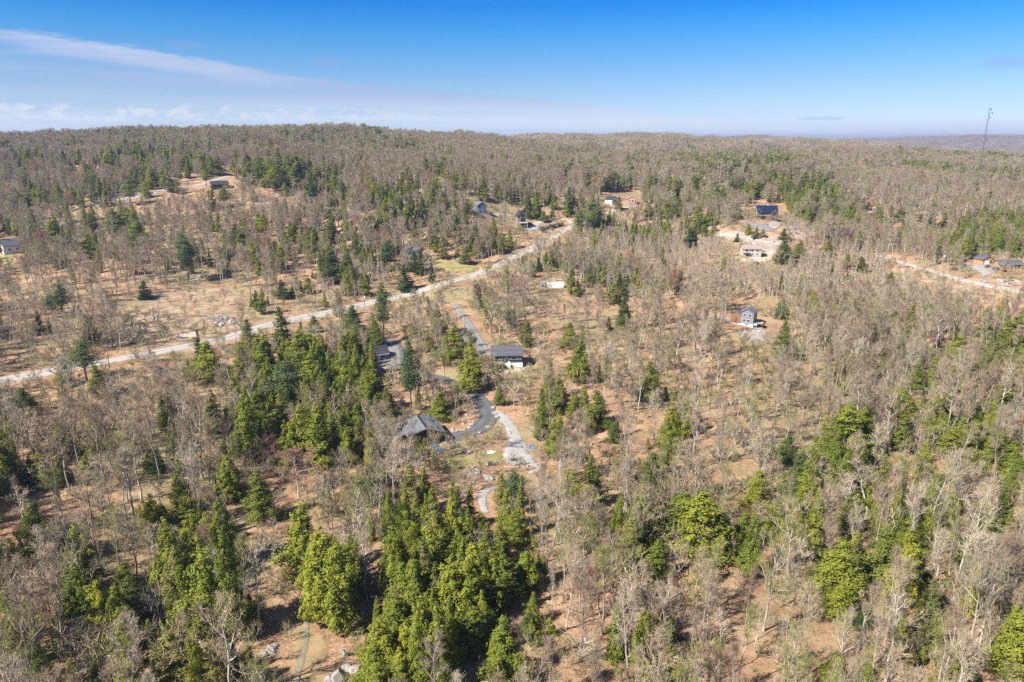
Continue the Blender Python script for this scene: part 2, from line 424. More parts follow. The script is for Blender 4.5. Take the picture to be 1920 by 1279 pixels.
M['palebark'] = mat_bark('white_birch_bark', [(0.0, (0.505, 0.460, 0.377)), (0.6, (0.606, 0.571, 0.480)), (1.0, (0.424, 0.374, 0.292))])
M['paletwig'] = mat_bark('pale_twigs', [(0.0, (0.334, 0.253, 0.174)), (0.5, (0.384, 0.313, 0.221)), (1.0, (0.293, 0.217, 0.146))], 0.4)
M['oliveleaf'] = mat_bark('budding_olive_twigs', [(0.0, (0.202, 0.207, 0.061)), (0.5, (0.262, 0.253, 0.080)), (1.0, (0.171, 0.187, 0.057))], 0.4)
M['redtwig'] = mat_bark('red_budding_twigs', [(0.0, (0.34, 0.165, 0.135)), (0.5, (0.38, 0.21, 0.17)), (1.0, (0.31, 0.18, 0.145))], 0.4)
M['darkbark'] = mat_bark('conifer_bark', [(0.0, (0.105, 0.082, 0.066)), (1.0, (0.19, 0.155, 0.13))])
M['deadwood'] = mat_bark('bleached_dead_wood', [(0.0, (0.40, 0.36, 0.31)), (1.0, (0.50, 0.46, 0.41))])

# ------------------------------------------------------------------ mesh helpers
def mesh_from(name, verts, faces, mats=(), smooth=False):
    me = bpy.data.meshes.new(name)
    me.from_pydata([tuple(v) for v in verts], [], faces)
    for m in mats: me.materials.append(m)
    if smooth: me.polygons.foreach_set('use_smooth', [True] * len(me.polygons))
    me.update()
    return me
def link(name, me, parent=None):
    o = bpy.data.objects.new(name, me); col.objects.link(o)
    if parent is not None: o.parent = parent
    return o
def tag(o, label=None, cat=None, group=None, kind=None):
    if label: o['label'] = label
    if cat: o['category'] = cat
    if group: o['group'] = group
    if kind: o['kind'] = kind
    return o
def empty(name, loc, rz=0.0):
    o = bpy.data.objects.new(name, None); col.objects.link(o)
    o.location = loc; o.rotation_euler = (0, 0, rz); o.empty_display_size = 0.5
    return o

class TB:
    """collects tubes and flat slivers as numpy arrays"""
    def __init__(self): self.v = []; self.f = []; self.nv = 0
    def tube(self, pts, rad, sides):
        pts = np.asarray(pts, float); n = len(pts)
        d = np.gradient(pts, axis=0); d /= np.linalg.norm(d, axis=1)[:, None] + 1e-9
        ref = np.array([1.0, 0, 0]) if abs(d[0, 0]) < 0.8 else np.array([0, 1.0, 0])
        u = np.cross(d, ref); u /= np.linalg.norm(u, axis=1)[:, None] + 1e-9
        v_ = np.cross(d, u)
        a = np.arange(sides) * 2 * math.pi / sides
        ring = pts[:, None, :] + np.asarray(rad)[:, None, None] * (np.cos(a)[None, :, None] * u[:, None, :] + np.sin(a)[None, :, None] * v_[:, None, :])
        base = self.nv
        self.v.append(ring.reshape(-1, 3)); self.nv += n * sides
        for i in range(n - 1):
            for k in range(sides):
                k2 = (k + 1) % sides
                self.f.append((base + i * sides + k, base + i * sides + k2, base + (i + 1) * sides + k2, base + (i + 1) * sides + k))
    def sliver(self, p, q, wdt, side):
        s = side * wdt * 0.5
        self.v.append(np.array([p - s, p + s, q])); b = self.nv; self.nv += 3
        self.f.append((b, b + 1, b + 2))
    def quadstrip(self, pts, ws, side):
        b = self.nv
        arr = []
        for p, w_ in zip(pts, ws): arr += [p - side * w_ / 2, p + side * w_ / 2]
        self.v.append(np.array(arr)); self.nv += len(arr)
        for i in range(len(pts) - 1): self.f.append((b + 2 * i, b + 2 * i + 1, b + 2 * i + 3, b + 2 * i + 2))
    def mesh(self, name, mats):
        return mesh_from(name, np.concatenate(self.v), self.f, mats)

def unit(v): return v / (np.linalg.norm(v) + 1e-9)
def rand_unit(r): return unit(r.normal(size=3))

def hardwood(seed, height, crown_from, spread, r0, n_limb, n2, n3, n_tw, tw_w, tw_len, limb_up=0.9, lean=0.3, trunk_mat='bark', twig_mat='twig', dead=False):
    """bare broadleaf tree: trunk with limbs, crown of branches and twigs; returns two meshes"""
    r = np.random.default_rng(seed)
    T, C = TB(), TB()
    n = 9
    zs = np.linspace(0, 1, n)
    wob = np.cumsum(r.normal(0, 0.16, (n, 2)), axis=0) * (height / 18); wob -= wob[0]
    ln = r.normal(0, lean, 2) * height / 18
    pts = np.stack([wob[:, 0] + ln[0] * zs ** 1.5 * 3, wob[:, 1] + ln[1] * zs ** 1.5 * 3, zs * height * 0.97], -1)
    pts[0, 2] -= 0.6
    rad = r0 * (1 - zs) ** 0.85 + 0.02
    rad[0] *= 1.35
    T.tube(pts, rad, 6)
    def at(t):
        k = min(int(t * (n - 1)), n - 2); f_ = t * (n - 1) - k
        return pts[k] * (1 - f_) + pts[k + 1] * f_
    a0 = r.uniform(0, 6.28)
    for i in range(n_limb):
        t = crown_from + (0.97 - crown_from) * ((i + r.uniform(0, 0.9)) / n_limb) ** 0.9
        az_ = a0 + i * 2.4 + r.normal(0, 0.35)
        rel = (t - crown_from) / (1 - crown_from)
        prof = math.sin(math.pi * min(1, 0.22 + rel * 0.72)) ** 0.8
        L = spread * prof * r.uniform(0.75, 1.25)
        out_ = np.array([math.cos(az_), math.sin(az_), 0])
        up_ = limb_up * r.uniform(0.6, 1.25)
        m_ = 6
        p = at(t); d = unit(out_ + np.array([0, 0, up_ * 0.75]))
        lp = [p]
        for s in range(m_ - 1):
            d = unit(d + np.array([0, 0, 0.13 * up_]) + r.normal(0, 0.13, 3))
            p = p + d * L / (m_ - 1) * 1.25
            lp.append(p)
        lp = np.array(lp)
        lr = max(0.05, r0 * 0.50 * (1 - t) ** 0.5 + 0.02)
        T.tube(lp, np.linspace(lr, 0.028, m_), 4)
        for j in range(n2):
            tt = 0.22 + 0.78 * (j + r.uniform(0, 1)) / n2
            k = min(int(tt * (m_ - 1)), m_ - 2); f_ = tt * (m_ - 1) - k
            bp = lp[k] * (1 - f_) + lp[k + 1] * f_
            bd = unit(unit(lp[k + 1] - lp[k]) * 0.75 + rand_unit(r) * 0.75 + np.array([0, 0, 0.28]))
            bl = L * 0.42 * r.uniform(0.6, 1.15) * (1.15 - 0.5 * tt) + 0.5
            q = [bp]; p2 = bp; d2 = bd
            for s in range(3):
                d2 = unit(d2 + np.array([0, 0, 0.10]) + r.normal(0, 0.16, 3)); p2 = p2 + d2 * bl / 3; q.append(p2)
            q = np.array(q)
            C.tube(q, np.linspace(max(0.030, lr * 0.48), 0.016, 4), 3)
            if dead and r.uniform() < 0.5: continue
            for k3 in range(n3):
                t3 = 0.2 + 0.8 * (k3 + r.uniform(0, 1)) / n3
                kk = min(int(t3 * 3), 2); f3 = t3 * 3 - kk
                cp = q[kk] * (1 - f3) + q[kk + 1] * f3
                cd = unit(unit(q[kk + 1] - q[kk]) * 0.7 + rand_unit(r) * 0.8 + np.array([0, 0, 0.22]))
                cl_ = bl * 0.45 * r.uniform(0.6, 1.2) + 0.25
                mid = cp + cd * cl_ * 0.5 + r.normal(0, 0.05, 3); end = cp + cd * cl_ + np.array([0, 0, 0.08])
                side = unit(np.cross(cd, rand_unit(r)))
                C.quadstrip([cp, mid, end], [tw_w * 1.9, tw_w * 1.5, tw_w * 0.7], side)
                for _ in range(n_tw):
                    s0 = r.uniform(0.15, 1.0)
                    tp = cp + (end - cp) * s0
                    td = unit(cd * 0.75 + rand_unit(r) * 0.85 + np.array([0, 0, 0.2]))
                    C.sliver(tp, tp + td * tw_len * r.uniform(0.5, 1.3), tw_w, unit(np.cross(td, rand_unit(r))))
    tm = T.mesh('bare_trunk_%d' % seed, [M[trunk_mat]]); cmesh = C.mesh('bare_crown_%d' % seed, [M[twig_mat]])
    return tm, cmesh

def conifer(seed, height, radius, kind, leaf, n_leaf, crown_from=0.06, n_lump=None):
    """evergreen: tapered trunk and a crown of rounded sprays, each spray a tuft of small leaf faces"""
    r = np.random.default_rng(seed)
    T = TB()
    zs = np.linspace(0, 1, 8)
    wob = np.cumsum(r.normal(0, 0.05, (8, 2)), axis=0); wob -= wob[0]
    pts = np.stack([wob[:, 0], wob[:, 1], zs * height * 0.985], -1); pts[0, 2] -= 0.6
    T.tube(pts, 0.26 * (height / 16) * (1 - zs) ** 0.9 + 0.015, 6)
    nl = n_lump or {'cedar': 150, 'hemlock': 140, 'pine': 60, 'spruce': 150}[kind]
    lob = r.uniform(0, 6.28, 3)
    def prof(u):
        if kind == 'cedar': return (1 - u) ** 0.62 * (0.66 + 0.34 * min(1, u / 0.16)) * 1.02
        if kind == 'spruce': return (1 - u) ** 0.95
        if kind == 'hemlock': return (1 - u) ** 0.72 * (0.74 + 0.26 * min(1, u / 0.10)) * 1.02
        return (0.50 + 0.6 * math.sin(math.pi * min(1, u * 0.9 + 0.12))) * (1 - 0.5 * u ** 2.5) * 0.72
    lumps = []
    us = np.sort(r.uniform(0, 1, nl * 4))
    wts = np.array([prof(u) + 0.10 for u in us]); wts /= wts.sum()
    us = np.sort(r.choice(us, nl, False, wts)); us[-1] = 0.985; us[-2] = 0.96
    for i, u in enumerate(us):
        az_ = i * 2.39996 + r.normal(0, 0.5)
        t = crown_from + (1 - crown_from) * u
        R_ = radius * prof(u) * (1 + 0.20 * math.sin(az_ * 2 + lob[0] + u * 6) + 0.14 * math.sin(az_ * 3 + lob[1] - u * 9)) * r.uniform(0.8, 1.15)
        inner = r.uniform() < 0.18
        d_ = R_ * (r.uniform(0.25, 0.6) if inner else r.uniform(0.62, 1.04))
        out_ = np.array([math.cos(az_), math.sin(az_), 0])
        ax = np.array([np.interp(t, zs, pts[:, 0]), np.interp(t, zs, pts[:, 1]), t * height])
        dr = {'cedar': 0.10, 'hemlock': -0.16, 'pine': 0.18, 'spruce': -0.30}[kind] * d_
        c_ = ax + out_ * d_ + np.array([0, 0, dr + r.normal(0, 0.12)])
        s_ = (0.40 + 0.19 * R_) * r.uniform(0.6, 1.4) * math.sqrt(130 / nl)
        rad_ = {'cedar': np.array([0.95, 0.80, 1.15]), 'hemlock': np.array([1.25, 0.95, 0.70]), 'pine': np.array([1.55, 1.25, 0.62]), 'spruce': np.array([1.2, 0.7, 0.5])}[kind] * s_
        lumps.append((c_, out_, rad_, s_))
        if kind == 'pine': T.tube(np.array([ax - [0, 0, 0.15], ax * 0.5 + c_ * 0.5, c_]), [0.07, 0.05, 0.02], 3)
    for k in range(7):
        a = r.uniform(0, 6.28); z0 = height * r.uniform(0.04, crown_from + 0.22); L = radius * r.uniform(0.35, 0.9)
        q = np.array([math.cos(a), math.sin(a), -0.08]); p0 = np.array([0, 0, z0])
        T.tube(np.array([p0, p0 + q * L * 0.5, p0 + q * L + [0, 0, -0.2]]), [0.04, 0.03, 0.01], 3)
    tot = sum(l[3] ** 1.7 for l in lumps)
    vs, faces, nv = [], [], 0
    for c_, out_, rad_, s_ in lumps:
        k = max(8, int(n_leaf * s_ ** 1.7 / tot))
        tang = np.array([-out_[1], out_[0], 0])
        d = r.normal(size=(k, 3)); d /= np.linalg.norm(d, axis=1)[:, None]
        q = d * (r.uniform(0.25, 1.0, k) ** 0.45)[:, None] * r.uniform(0.85, 1.18, k)[:, None] * rad_
        P = c_ + out_ * q[:, :1] + tang * q[:, 1:2] + np.array([0, 0, 1.0]) * q[:, 2:3]
        nrm = (out_ * d[:, :1] + tang * d[:, 1:2] + np.array([0, 0, 1.0]) * d[:, 2:3]) * 0.9 + out_ * 0.35 + np.array([0, 0, 0.30]) + r.normal(0, 0.33, (k, 3))
        nrm /= np.linalg.norm(nrm, axis=1)[:, None]
        a1 = np.cross(nrm, out_ + r.normal(0, 0.8, (k, 3))); a1 /= np.linalg.norm(a1, axis=1)[:, None]
        a2 = np.cross(nrm, a1)
        sz = leaf * r.uniform(0.6, 1.35, k)[:, None]
        A = P - a2 * sz * 0.62; B = P + a1 * sz * 0.36; C_ = P + a2 * sz * 0.62; D = P - a1 * sz * 0.36
        vs.append(np.stack([A, B, C_, D], 1).reshape(-1, 3))
        faces += [(nv + 4 * i, nv + 4 * i + 1, nv + 4 * i + 2, nv + 4 * i + 3) for i in range(k)]
        nv += 4 * k
    tm = T.mesh('evergreen_trunk_%d' % seed, [M['darkbark']])
    cm_ = mesh_from('evergreen_crown_%d' % seed, np.concatenate(vs), faces, [M['leaf mixed']])
    return tm, cm_

HW_H, CO_H, CO_R = 17.0, 16.0, 2.9
PROTO = {}
PROTO['hardwood'] = [hardwood(100 + i, HW_H, [0.40, 0.30, 0.46, 0.36, 0.28, 0.42, 0.5, 0.33][i], [3.0, 3.7, 2.4, 3.3, 4.3, 2.7, 2.2, 3.4][i], [0.18, 0.21, 0.15, 0.19, 0.24, 0.17, 0.15, 0.20][i], 12, 8, 6, 3, 0.026, 0.75, [1.5, 1.2, 1.9, 1.4, 1.0, 1.7, 2.2, 1.3][i]) for i in range(8)]
PROTO['birch'] = [hardwood(120 + i, 15.0, [0.5, 0.44, 0.56, 0.48][i], [1.7, 2.0, 1.5, 1.8][i], [0.12, 0.13, 0.10, 0.12][i], 10, 5, 4, 4, 0.026, 0.6, 1.5, 0.35, 'palebark', 'paletwig') for i in range(4)]
PROTO['red'] = [hardwood(140 + i, 14.0, 0.3, 4.2, 0.2, 12, 8, 6, 7, 0.042, 0.7, 0.9, 0.3, 'bark', 'redtwig') for i in range(2)]
PROTO['dead'] = [hardwood(150 + i, 18.0, 0.62, 2.3, 0.2, 8, 4, 2, 1, 0.03, 0.5, 1.6, 0.4, 'deadwood', 'deadwood', True) for i in range(2)]
PROTO['cedar'] = [conifer(200 + i, CO_H, CO_R, 'cedar', 0.28, 10500, 0.06, [150, 120, 170, 105, 135, 90][i]) for i in range(6)]
PROTO['hemlock'] = [conifer(210 + i, CO_H, CO_R, 'hemlock', 0.28, 9000, 0.10, [140, 110, 95, 125, 80][i]) for i in range(5)]
PROTO['pine'] = [conifer(220 + i, CO_H, CO_R, 'pine', 0.32, 4600, 0.34) for i in range(4)]
PROTO['spruce'] = [conifer(230 + i, CO_H, CO_R * 0.8, 'spruce', 0.32, 7000, 0.04) for i in range(2)]
# plainer trees for far woods: fewer, broader slivers
FAR = {}
FAR['hardwood'] = [hardwood(300 + i, HW_H, 0.36, 4.0, 0.2, 8, 5, 4, 3, 0.085, 1.0, 1.3) for i in range(3)]
FAR['conifer'] = [conifer(310, CO_H, CO_R, 'cedar', 0.85, 1100, 0.06, 60), conifer(311, CO_H, CO_R, 'hemlock', 0.85, 1100, 0.1, 60), conifer(312, CO_H, CO_R * 0.9, 'spruce', 0.8, 1000, 0.05, 60)]
BRUSH = [hardwood(330 + i, 3.2, 0.06, 1.5, 0.03, 9, 3, 3, 4, 0.022 if i < 3 else 0.05, 0.45 if i < 3 else 0.3, 1.0, 0.3, 'bark', ['twig', 'paletwig', 'twig', 'oliveleaf', 'oliveleaf'][i]) for i in range(5)]

# ------------------------------------------------------------------ the ground sheet
nx_, ny_ = len(GX), len(GY)
_v = np.stack([_xx.ravel(), _yy.ravel(), GZ.ravel()], -1)
_i = np.arange((ny_ - 1) * (nx_ - 1)); _r = _i // (nx_ - 1); _c = _i % (nx_ - 1)
_b = _r * nx_ + _c
_f = np.stack([_b, _b + 1, _b + nx_ + 1, _b + nx_], -1)
me = bpy.data.meshes.new('ground')
me.vertices.add(len(_v)); me.vertices.foreach_set('co', _v.ravel())
me.loops.add(_f.size); me.loops.foreach_set('vertex_index', _f.ravel().astype(np.int32))
me.polygons.add(len(_f)); me.polygons.foreach_set('loop_start', (np.arange(len(_f)) * 4).astype(np.int32))
me.materials.append(M['ground']); me.update(); me.validate()
me.polygons.foreach_set('use_smooth', [True] * len(me.polygons))
tag(link('ground', me), 'leaf littered hilly ground under the spring woods', kind='structure')

# ------------------------------------------------------------------ roads and ground patches, draped on the sheet
SOFT = []       # open but brushy ground: no trees, some brush
CLEAR = []      # (n x 2 ground polygons or (path, half width)) where no tree may stand
def smooth_path(P, step):
    P = np.asarray(P, float)
    n = len(P)
    Q = np.vstack([2 * P[0] - P[1], P, 2 * P[-1] - P[-2]])
    out = []
    for i in range(1, n):
        a, b, c_, d = Q[i - 1], Q[i], Q[i + 1], Q[i + 2]
        m = max(2, int(np.linalg.norm(c_ - b) / step))
        for t in np.linspace(0, 1, m, endpoint=False):
            out.append(0.5 * ((2 * b) + (-a + c_) * t + (2 * a - 5 * b + 4 * c_ - d) * t * t + (-a + 3 * b - 3 * c_ + d) * t ** 3))
    out.append(P[-1])
    return np.array(out)
def road(name, pix, width, mat, label, lift=0.14, across=7, clear=1.6, jitter=0.25):
    P = ground([p[0] for p in pix], [p[1] for p in pix])[:, :2]
    path = smooth_path(P, 2.0)
    d = np.gradient(path, axis=0); d /= np.linalg.norm(d, axis=1)[:, None]
    nrm = np.stack([-d[:, 1], d[:, 0]], -1)
    wv = width if np.iterable(width) else (width, width)
    hw = np.interp(np.linspace(0, 1, len(path)), np.linspace(0, 1, len(wv)), wv) / 2
    us = np.linspace(-1, 1, across)
    lr = np.random.default_rng(len(path))
    jl, jr = lr.normal(0, jitter, len(path)), lr.normal(0, jitter, len(path))
    V, Fc, UV = [], [], []
    for i in range(len(path)):
        for u in us:
            q = path[i] + nrm[i] * (hw[i] * u + (jl[i] if u == -1 else jr[i] if u == 1 else 0))
            z = H(q[0], q[1]) + lift * (1.0 - 0.5 * u * u) if abs(u) < 1 else H(q[0], q[1]) - 0.05
            V.append((q[0], q[1], z)); UV.append(((u + 1) / 2, i * 0.2))
    for i in range(len(path) - 1):
        for k in range(across - 1):
            a = i * across + k
            Fc.append((a, a + across, a + across + 1, a + 1))
    m_ = mesh_from(name, V, Fc, [mat], True)
    at_ = m_.attributes.new('inner', 'FLOAT', 'POINT')
    at_.data.foreach_set('value', [float(min(1.0, (1 - abs(u)) * hw[i] / 1.3)) for i in range(len(path)) for u in us])
    ul = m_.uv_layers.new(name='UVMap')
    for l in m_.loops: ul.data[l.index].uv = UV[l.vertex_index]
    # faces must look up
    if m_.polygons[0].normal.z < 0: m_.flip_normals()
    o = tag(link(name, m_), label, kind='structure')
    CLEAR.append(('path', path, hw.max() + clear))
    return path
def patch(name, pix, mat, label, lift=0.10, step=2.0, clear=True):
    P = ground([p[0] for p in pix], [p[1] for p in pix])[:, :2]
    B = smooth_path(np.vstack([P, P[:1]]), step)[:-1]
    lr = np.random.default_rng(len(B) + 5)
    B = B + lr.normal(0, step * 0.16, B.shape)
    lo, hi = B.min(0), B.max(0)
    gx, gy = np.meshgrid(np.arange(lo[0], hi[0], step), np.arange(lo[1], hi[1], step))
    G = np.stack([gx.ravel(), gy.ravel()], -1) + 0.31 * step
    G = G[inside(G, B)]
    allp = [Vector(p) for p in B] + [Vector(p) for p in G]
    ed = [(i, (i + 1) % len(B)) for i in range(len(B))]
    vs, _e, fs, *_x = geometry.delaunay_2d_cdt(allp, ed, [], 1, 1e-4)
    vs = np.array([tuple(v) for v in vs])
    z = H(vs[:, 0], vs[:, 1]) + lift
    z[:len(B)] -= lift * 1.2
    m_ = mesh_from(name, np.column_stack([vs, z]), [tuple(f) for f in fs if len(set(f)) == len(f)], [mat], True)
    dd = np.sqrt(np.array([((B - q) ** 2).sum(1).min() for q in vs]))
    at_ = m_.attributes.new('inner', 'FLOAT', 'POINT'); at_.data.foreach_set('value', np.clip(dd / (1.6 * step), 0, 1).astype(np.float32))
    if len(m_.polygons) and m_.polygons[0].normal.z < 0: m_.flip_normals()
    tag(link(name, m_), label, kind='structure')
    if clear: (SOFT if mat in (M['cutbrush'], M['drygrass'], M['blastrock']) else CLEAR).append(('poly', B, 0.0))
    return B
def inside(P, poly):
    P = np.asarray(P, float); poly = np.asarray(poly, float)
    x, y = P[:, 0], P[:, 1]
    res = np.zeros(len(P), bool)
    j = len(poly) - 1
    for i in range(len(poly)):
        xi, yi = poly[i]; xj, yj = poly[j]
        c_ = ((yi > y) != (yj > y)) & (x < (xj - xi) * (y - yi) / (yj - yi + 1e-12) + xi)
        res ^= c_; j = i
    return res

road('gravel_road', [(-120, 738), (0, 714), (130, 690), (270, 665), (400, 640), (520, 606), (620, 585), (720, 562), (800, 542), (870, 522), (935, 497), (1000, 464), (1075, 424), (1130, 404), (1165, 393), (1190, 386)], (9.2, 8.6, 8.0, 7.4, 6.4), M['gravel'], 'long pale gravel road running uphill through the woods', 0.22)
road('asphalt_drive', [(742, 645), (757, 672), (778, 695), (815, 707), (850, 717), (880, 733), (905, 756), (916, 778), (907, 798), (880, 812), (852, 820), (835, 823)], (5.5, 4.8, 5.4, 7.4, 8.4), M['asphalt'], 'fresh dark asphalt drive curving down to the cabin')
patch('parking_apron', [(672, 655), (700, 645), (722, 632), (745, 640), (757, 662), (755, 692), (732, 692), (700, 678)], M['oldasphalt'], 'worn grey asphalt apron beside the tree shaded house', 0.2)
road('gravel_lane', [(927, 772), (945, 783), (958, 803), (966, 826), (975, 845)], (4.0, 4.6, 6.4), M['stonedust'], 'light grey stone dust lane leading off the asphalt drive', 0.2)
patch('gravel_pad', [(940, 848), (950, 830), (968, 828), (985, 838), (1005, 862), (1015, 880), (990, 893), (994, 876), (965, 874), (945, 868)], M['stonedust'], 'light grey stone dust pad at the foot of the slope', 0.22)
road('house_drive', [(852, 572), (868, 592), (880, 610), (893, 632), (903, 650), (912, 668)], (3.8, 4.4, 5.5, 7.0), M['oldasphalt'], 'worn grey drive going down to the dark chalet', 0.18)
patch('sand_yard', [(925, 690), (940, 684), (975, 690), (998, 680), (1003, 684), (985, 694), (960, 701), (935, 700)], M['sand'], 'pale sand yard in front of the dark chalet', 0.16)
patch('rough_lawn', [(825, 868), (850, 852), (890, 848), (925, 843), (943, 850), (946, 868), (930, 874), (880, 873), (845, 880)], M['lawn'], 'yellowish rough lawn beside the stone dust pad', 0.14, 2.0)
patch('green_lawn', [(808, 483), (820, 481), (845, 489), (868, 492), (900, 500), (885, 512), (862, 513), (835, 509), (812, 498)], M['lawn'], 'bright green lawn beside the gravel road', 0.3, 3)
patch('grey_drive', [(786, 478), (800, 480), (806, 497), (860, 515), (856, 520), (822, 511), (795, 500)], M['oldasphalt'], 'grey drive beside the green lawn', 0.34, 3)
patch('cleared_lot', [(225, 600), (290, 555), (350, 530), (430, 545), (470, 575), (455, 620), (380, 640), (300, 655), (240, 640)], M['cutbrush'], 'brushy cleared lot beside the gravel road', 0.10, 3, True)
patch('gravel_landing', [(318, 630), (345, 625), (372, 622), (376, 632), (345, 640), (325, 639)], M['sand'], 'pale gravel landing beside the cleared lot', 0.25, 2)
patch('rock_ledge', [(358, 524), (372, 517), (390, 513), (392, 517), (377, 523), (362, 530)], M['palerock'], 'pale bare ledge above the cleared lot', 0.3, 2)
road('woods_track', [(540, 1330), (555, 1279), (566, 1235), (575, 1190), (574, 1165)], (2.0, 1.8, 1.5), M['trackdust'], 'narrow grey track fading out in the dry grass', 0.12)
patch('dry_clearing', [(528, 1310), (538, 1220), (556, 1175), (590, 1168), (618, 1205), (612, 1250), (640, 1310)], M['drygrass'], 'dry grass clearing beside the woods track', 0.05, 2.0)
SOFT.append(('poly', ground([500, 520, 545, 600, 660, 690, 690], [1310, 1200, 1150, 1140, 1190, 1230, 1310])[:, :2], 0.0))
road('stone_path', [(938, 912), (915, 919), (905, 930), (906, 950), (912, 962)], (2.2, 3.0, 2.2), M['stonedust'], 'short grey stone path below the rough lawn', 0.14)
road('knoll_drive', [(1330, 448), (1352, 440), (1372, 441), (1410, 449), (1440, 455), (1465, 460)], (4.0, 4.5), M['sand'], 'pale dirt drive crossing under the navy roofed house', 0.35)
patch('knoll_yard', [(1385, 424), (1402, 416), (1425, 419), (1448, 425), (1462, 431), (1440, 436), (1410, 430)], M['oldasphalt'], 'grey gravel yard below the navy roofed house', 0.4, 3)
patch('white_terrace', [(1436, 421), (1460, 417), (1466, 424), (1450, 431)], M['palerock'], 'white stone terrace beside the navy roofed house', 0.6, 2)
patch('blasted_knoll', [(1462, 420), (1490, 415), (1515, 424), (1535, 440), (1540, 455), (1520, 457), (1490, 447), (1470, 437)], M['blastrock'], 'pink broken rock on the side of the knoll', 0.5, 3)
patch('knoll_bank', [(1330, 433), (1375, 432), (1440, 441), (1468, 446), (1465, 470), (1440, 476), (1400, 458), (1350, 447)], M['palerock'], 'pinkish stony bank between the knoll houses', 0.3, 3)
patch('beige_yard', [(1380, 486), (1395, 492), (1440, 492), (1462, 470), (1440, 468), (1425, 480)], M['sand'], 'sandy yard round the beige bungalow', 0.35, 3)
road('valley_road', [(1640, 478), (1672, 487), (1710, 498), (1760, 512), (1810, 526), (1850, 535), (1905, 546), (1990, 565)], (5.5, 6.0, 6.5), M['gravel'], 'pale gravel road running past the timber houses', 0.3)
patch('timber_yard', [(1800, 494), (1830, 496), (1870, 500), (1868, 512), (1850, 522), (1860, 534), (1838, 530), (1832, 512), (1815, 502)], M['gravel'], 'pale gravel yard between the timber houses', 0.4, 3)
patch('timber_lawn', [(1866, 512), (1895, 516), (1925, 518), (1925, 524), (1890, 520)], M['lawn'], 'thin lawn in front of the timber house', 0.3, 3)
patch('stony_bank', [(1862, 522), (1890, 521), (1925, 526), (1925, 536), (1880, 538), (1862, 532)], M['blastrock'], 'pink stony bank under the timber house', 0.3, 3)
road('hill_drive', [(995, 424), (1010, 418), (1035, 412), (1060, 412), (1078, 420)], (6.0, 4.0, 4.5), M['sand'], 'sandy drive leading to the tall gabled house', 0.4)
patch('hill_apron', [(983, 428), (1000, 420), (1015, 422), (1012, 431), (995, 433)], M['stonedust'], 'pale gravel apron beside the tall gabled house', 0.5, 2)
road('ridge_road', [(180, 388), (260, 368), (320, 355), (370, 348), (400, 339), (430, 331)], 6.5, M['gravel'], 'pale road climbing to the low dark cabin', 0.5)
road('upper_road', [(655, 326), (690, 328), (720, 329), (745, 327)], 5.0, M['sand'], 'pale road below the long white house', 0.5)
road('saddle_road', [(470, 383), (510, 381), (540, 377)], 4.0, M['sand'], 'pale track through the grey saplings', 0.5)
road('side_road', [(905, 405), (930, 403), (960, 404)], 5.0, M['sand'], 'pale drive beside the blue grey house', 0.5)
patch('rock_spill', [(1402, 622), (1415, 613), (1436, 613), (1440, 628), (1426, 640), (1410, 645), (1400, 634)], M['palerock'], 'pale broken rock spilling below the grey gabled house', 0.22, 2, True)
road('stub_drive', [(1310, 598), (1335, 594), (1372, 600)], (4.0, 6.0), M['stonedust'], 'grey gravel drive ending at the grey gabled house', 0.25)
road('shelter_track', [(960, 545), (1000, 543), (1060, 541), (1090, 545)], 3.5, M['drygrass'], 'faint grassy track past the white tarp shelter', 0.25)
patch('white_house_lawn', [(-30, 478), (25, 476), (30, 485), (5, 500), (-40, 505)], M['lawn'], 'green lawn below the white house', 0.3, 3)
patch('cutting_bank', [(940, 478), (985, 452), (1020, 432), (1050, 428), (1066, 424), (1050, 438), (1000, 463), (960, 484)], M['cutbrush'], 'bare brown bank along the gravel road', 0.25, 3)
patch('valley_bank', [(1680, 497), (1740, 512), (1800, 530), (1850, 545), (1840, 556), (1760, 540), (1690, 515)], M['cutbrush'], 'bare brown bank below the valley road', 0.25, 3)
# ------------------------------------------------------------------ buildings
M['glass'] = mat_plain('dark_window_glass', (0.03, 0.035, 0.045), 0.12, 0.2, 0.6, spec=0.6)
M['white'] = mat_plain('white_paint', (0.74, 0.74, 0.73), 0.6, 0.06)
M['concrete'] = mat_plain('pale_concrete', (0.62, 0.61, 0.59), 0.85, 0.14)
M['darkroof'] = mat_boards('charcoal_shingles', (0.105, 0.108, 0.118), 0.22, False, 0.85, 0.25)
M['blackroof'] = mat_boards('black_shingles', (0.045, 0.045, 0.05), 0.22, False, 0.8, 0.3)
M['navyroof'] = mat_boards('navy_metal_roof', (0.010, 0.020, 0.055), 0.5, True, 0.4, 0.12)
M['metalroof'] = mat_boards('grey_metal_roof', (0.16, 0.165, 0.178), 0.5, True, 0.5, 0.12)
M['tanroof'] = mat_boards('tan_shingles', (0.34, 0.27, 0.22), 0.25, False, 0.9, 0.2)
M['slate'] = mat_boards('slate_blue_siding', (0.075, 0.09, 0.115), 0.2)
M['grey'] = mat_boards('grey_siding', (0.24, 0.24, 0.255), 0.2)
M['bluegrey'] = mat_boards('blue_grey_siding', (0.22, 0.26, 0.30), 0.2)
M['cedarwood'] = mat_boards('cedar_boards', (0.27, 0.14, 0.07), 0.2, True)
M['timber'] = mat_boards('honey_timber', (0.46, 0.29, 0.145), 0.25)
M['brown'] = mat_boards('brown_boards', (0.105, 0.072, 0.055), 0.2, True)
M['beige'] = mat_boards('cream_siding', (0.47, 0.445, 0.37), 0.2)
M['whiteboard'] = mat_boards('white_siding', (0.72, 0.72, 0.72), 0.2)
M['salmon'] = mat_boards('salmon_boards', (0.50, 0.29, 0.23), 0.2)
M['oldwood'] = mat_boards('weathered_grey_boards', (0.25, 0.22, 0.19), 0.2, True)
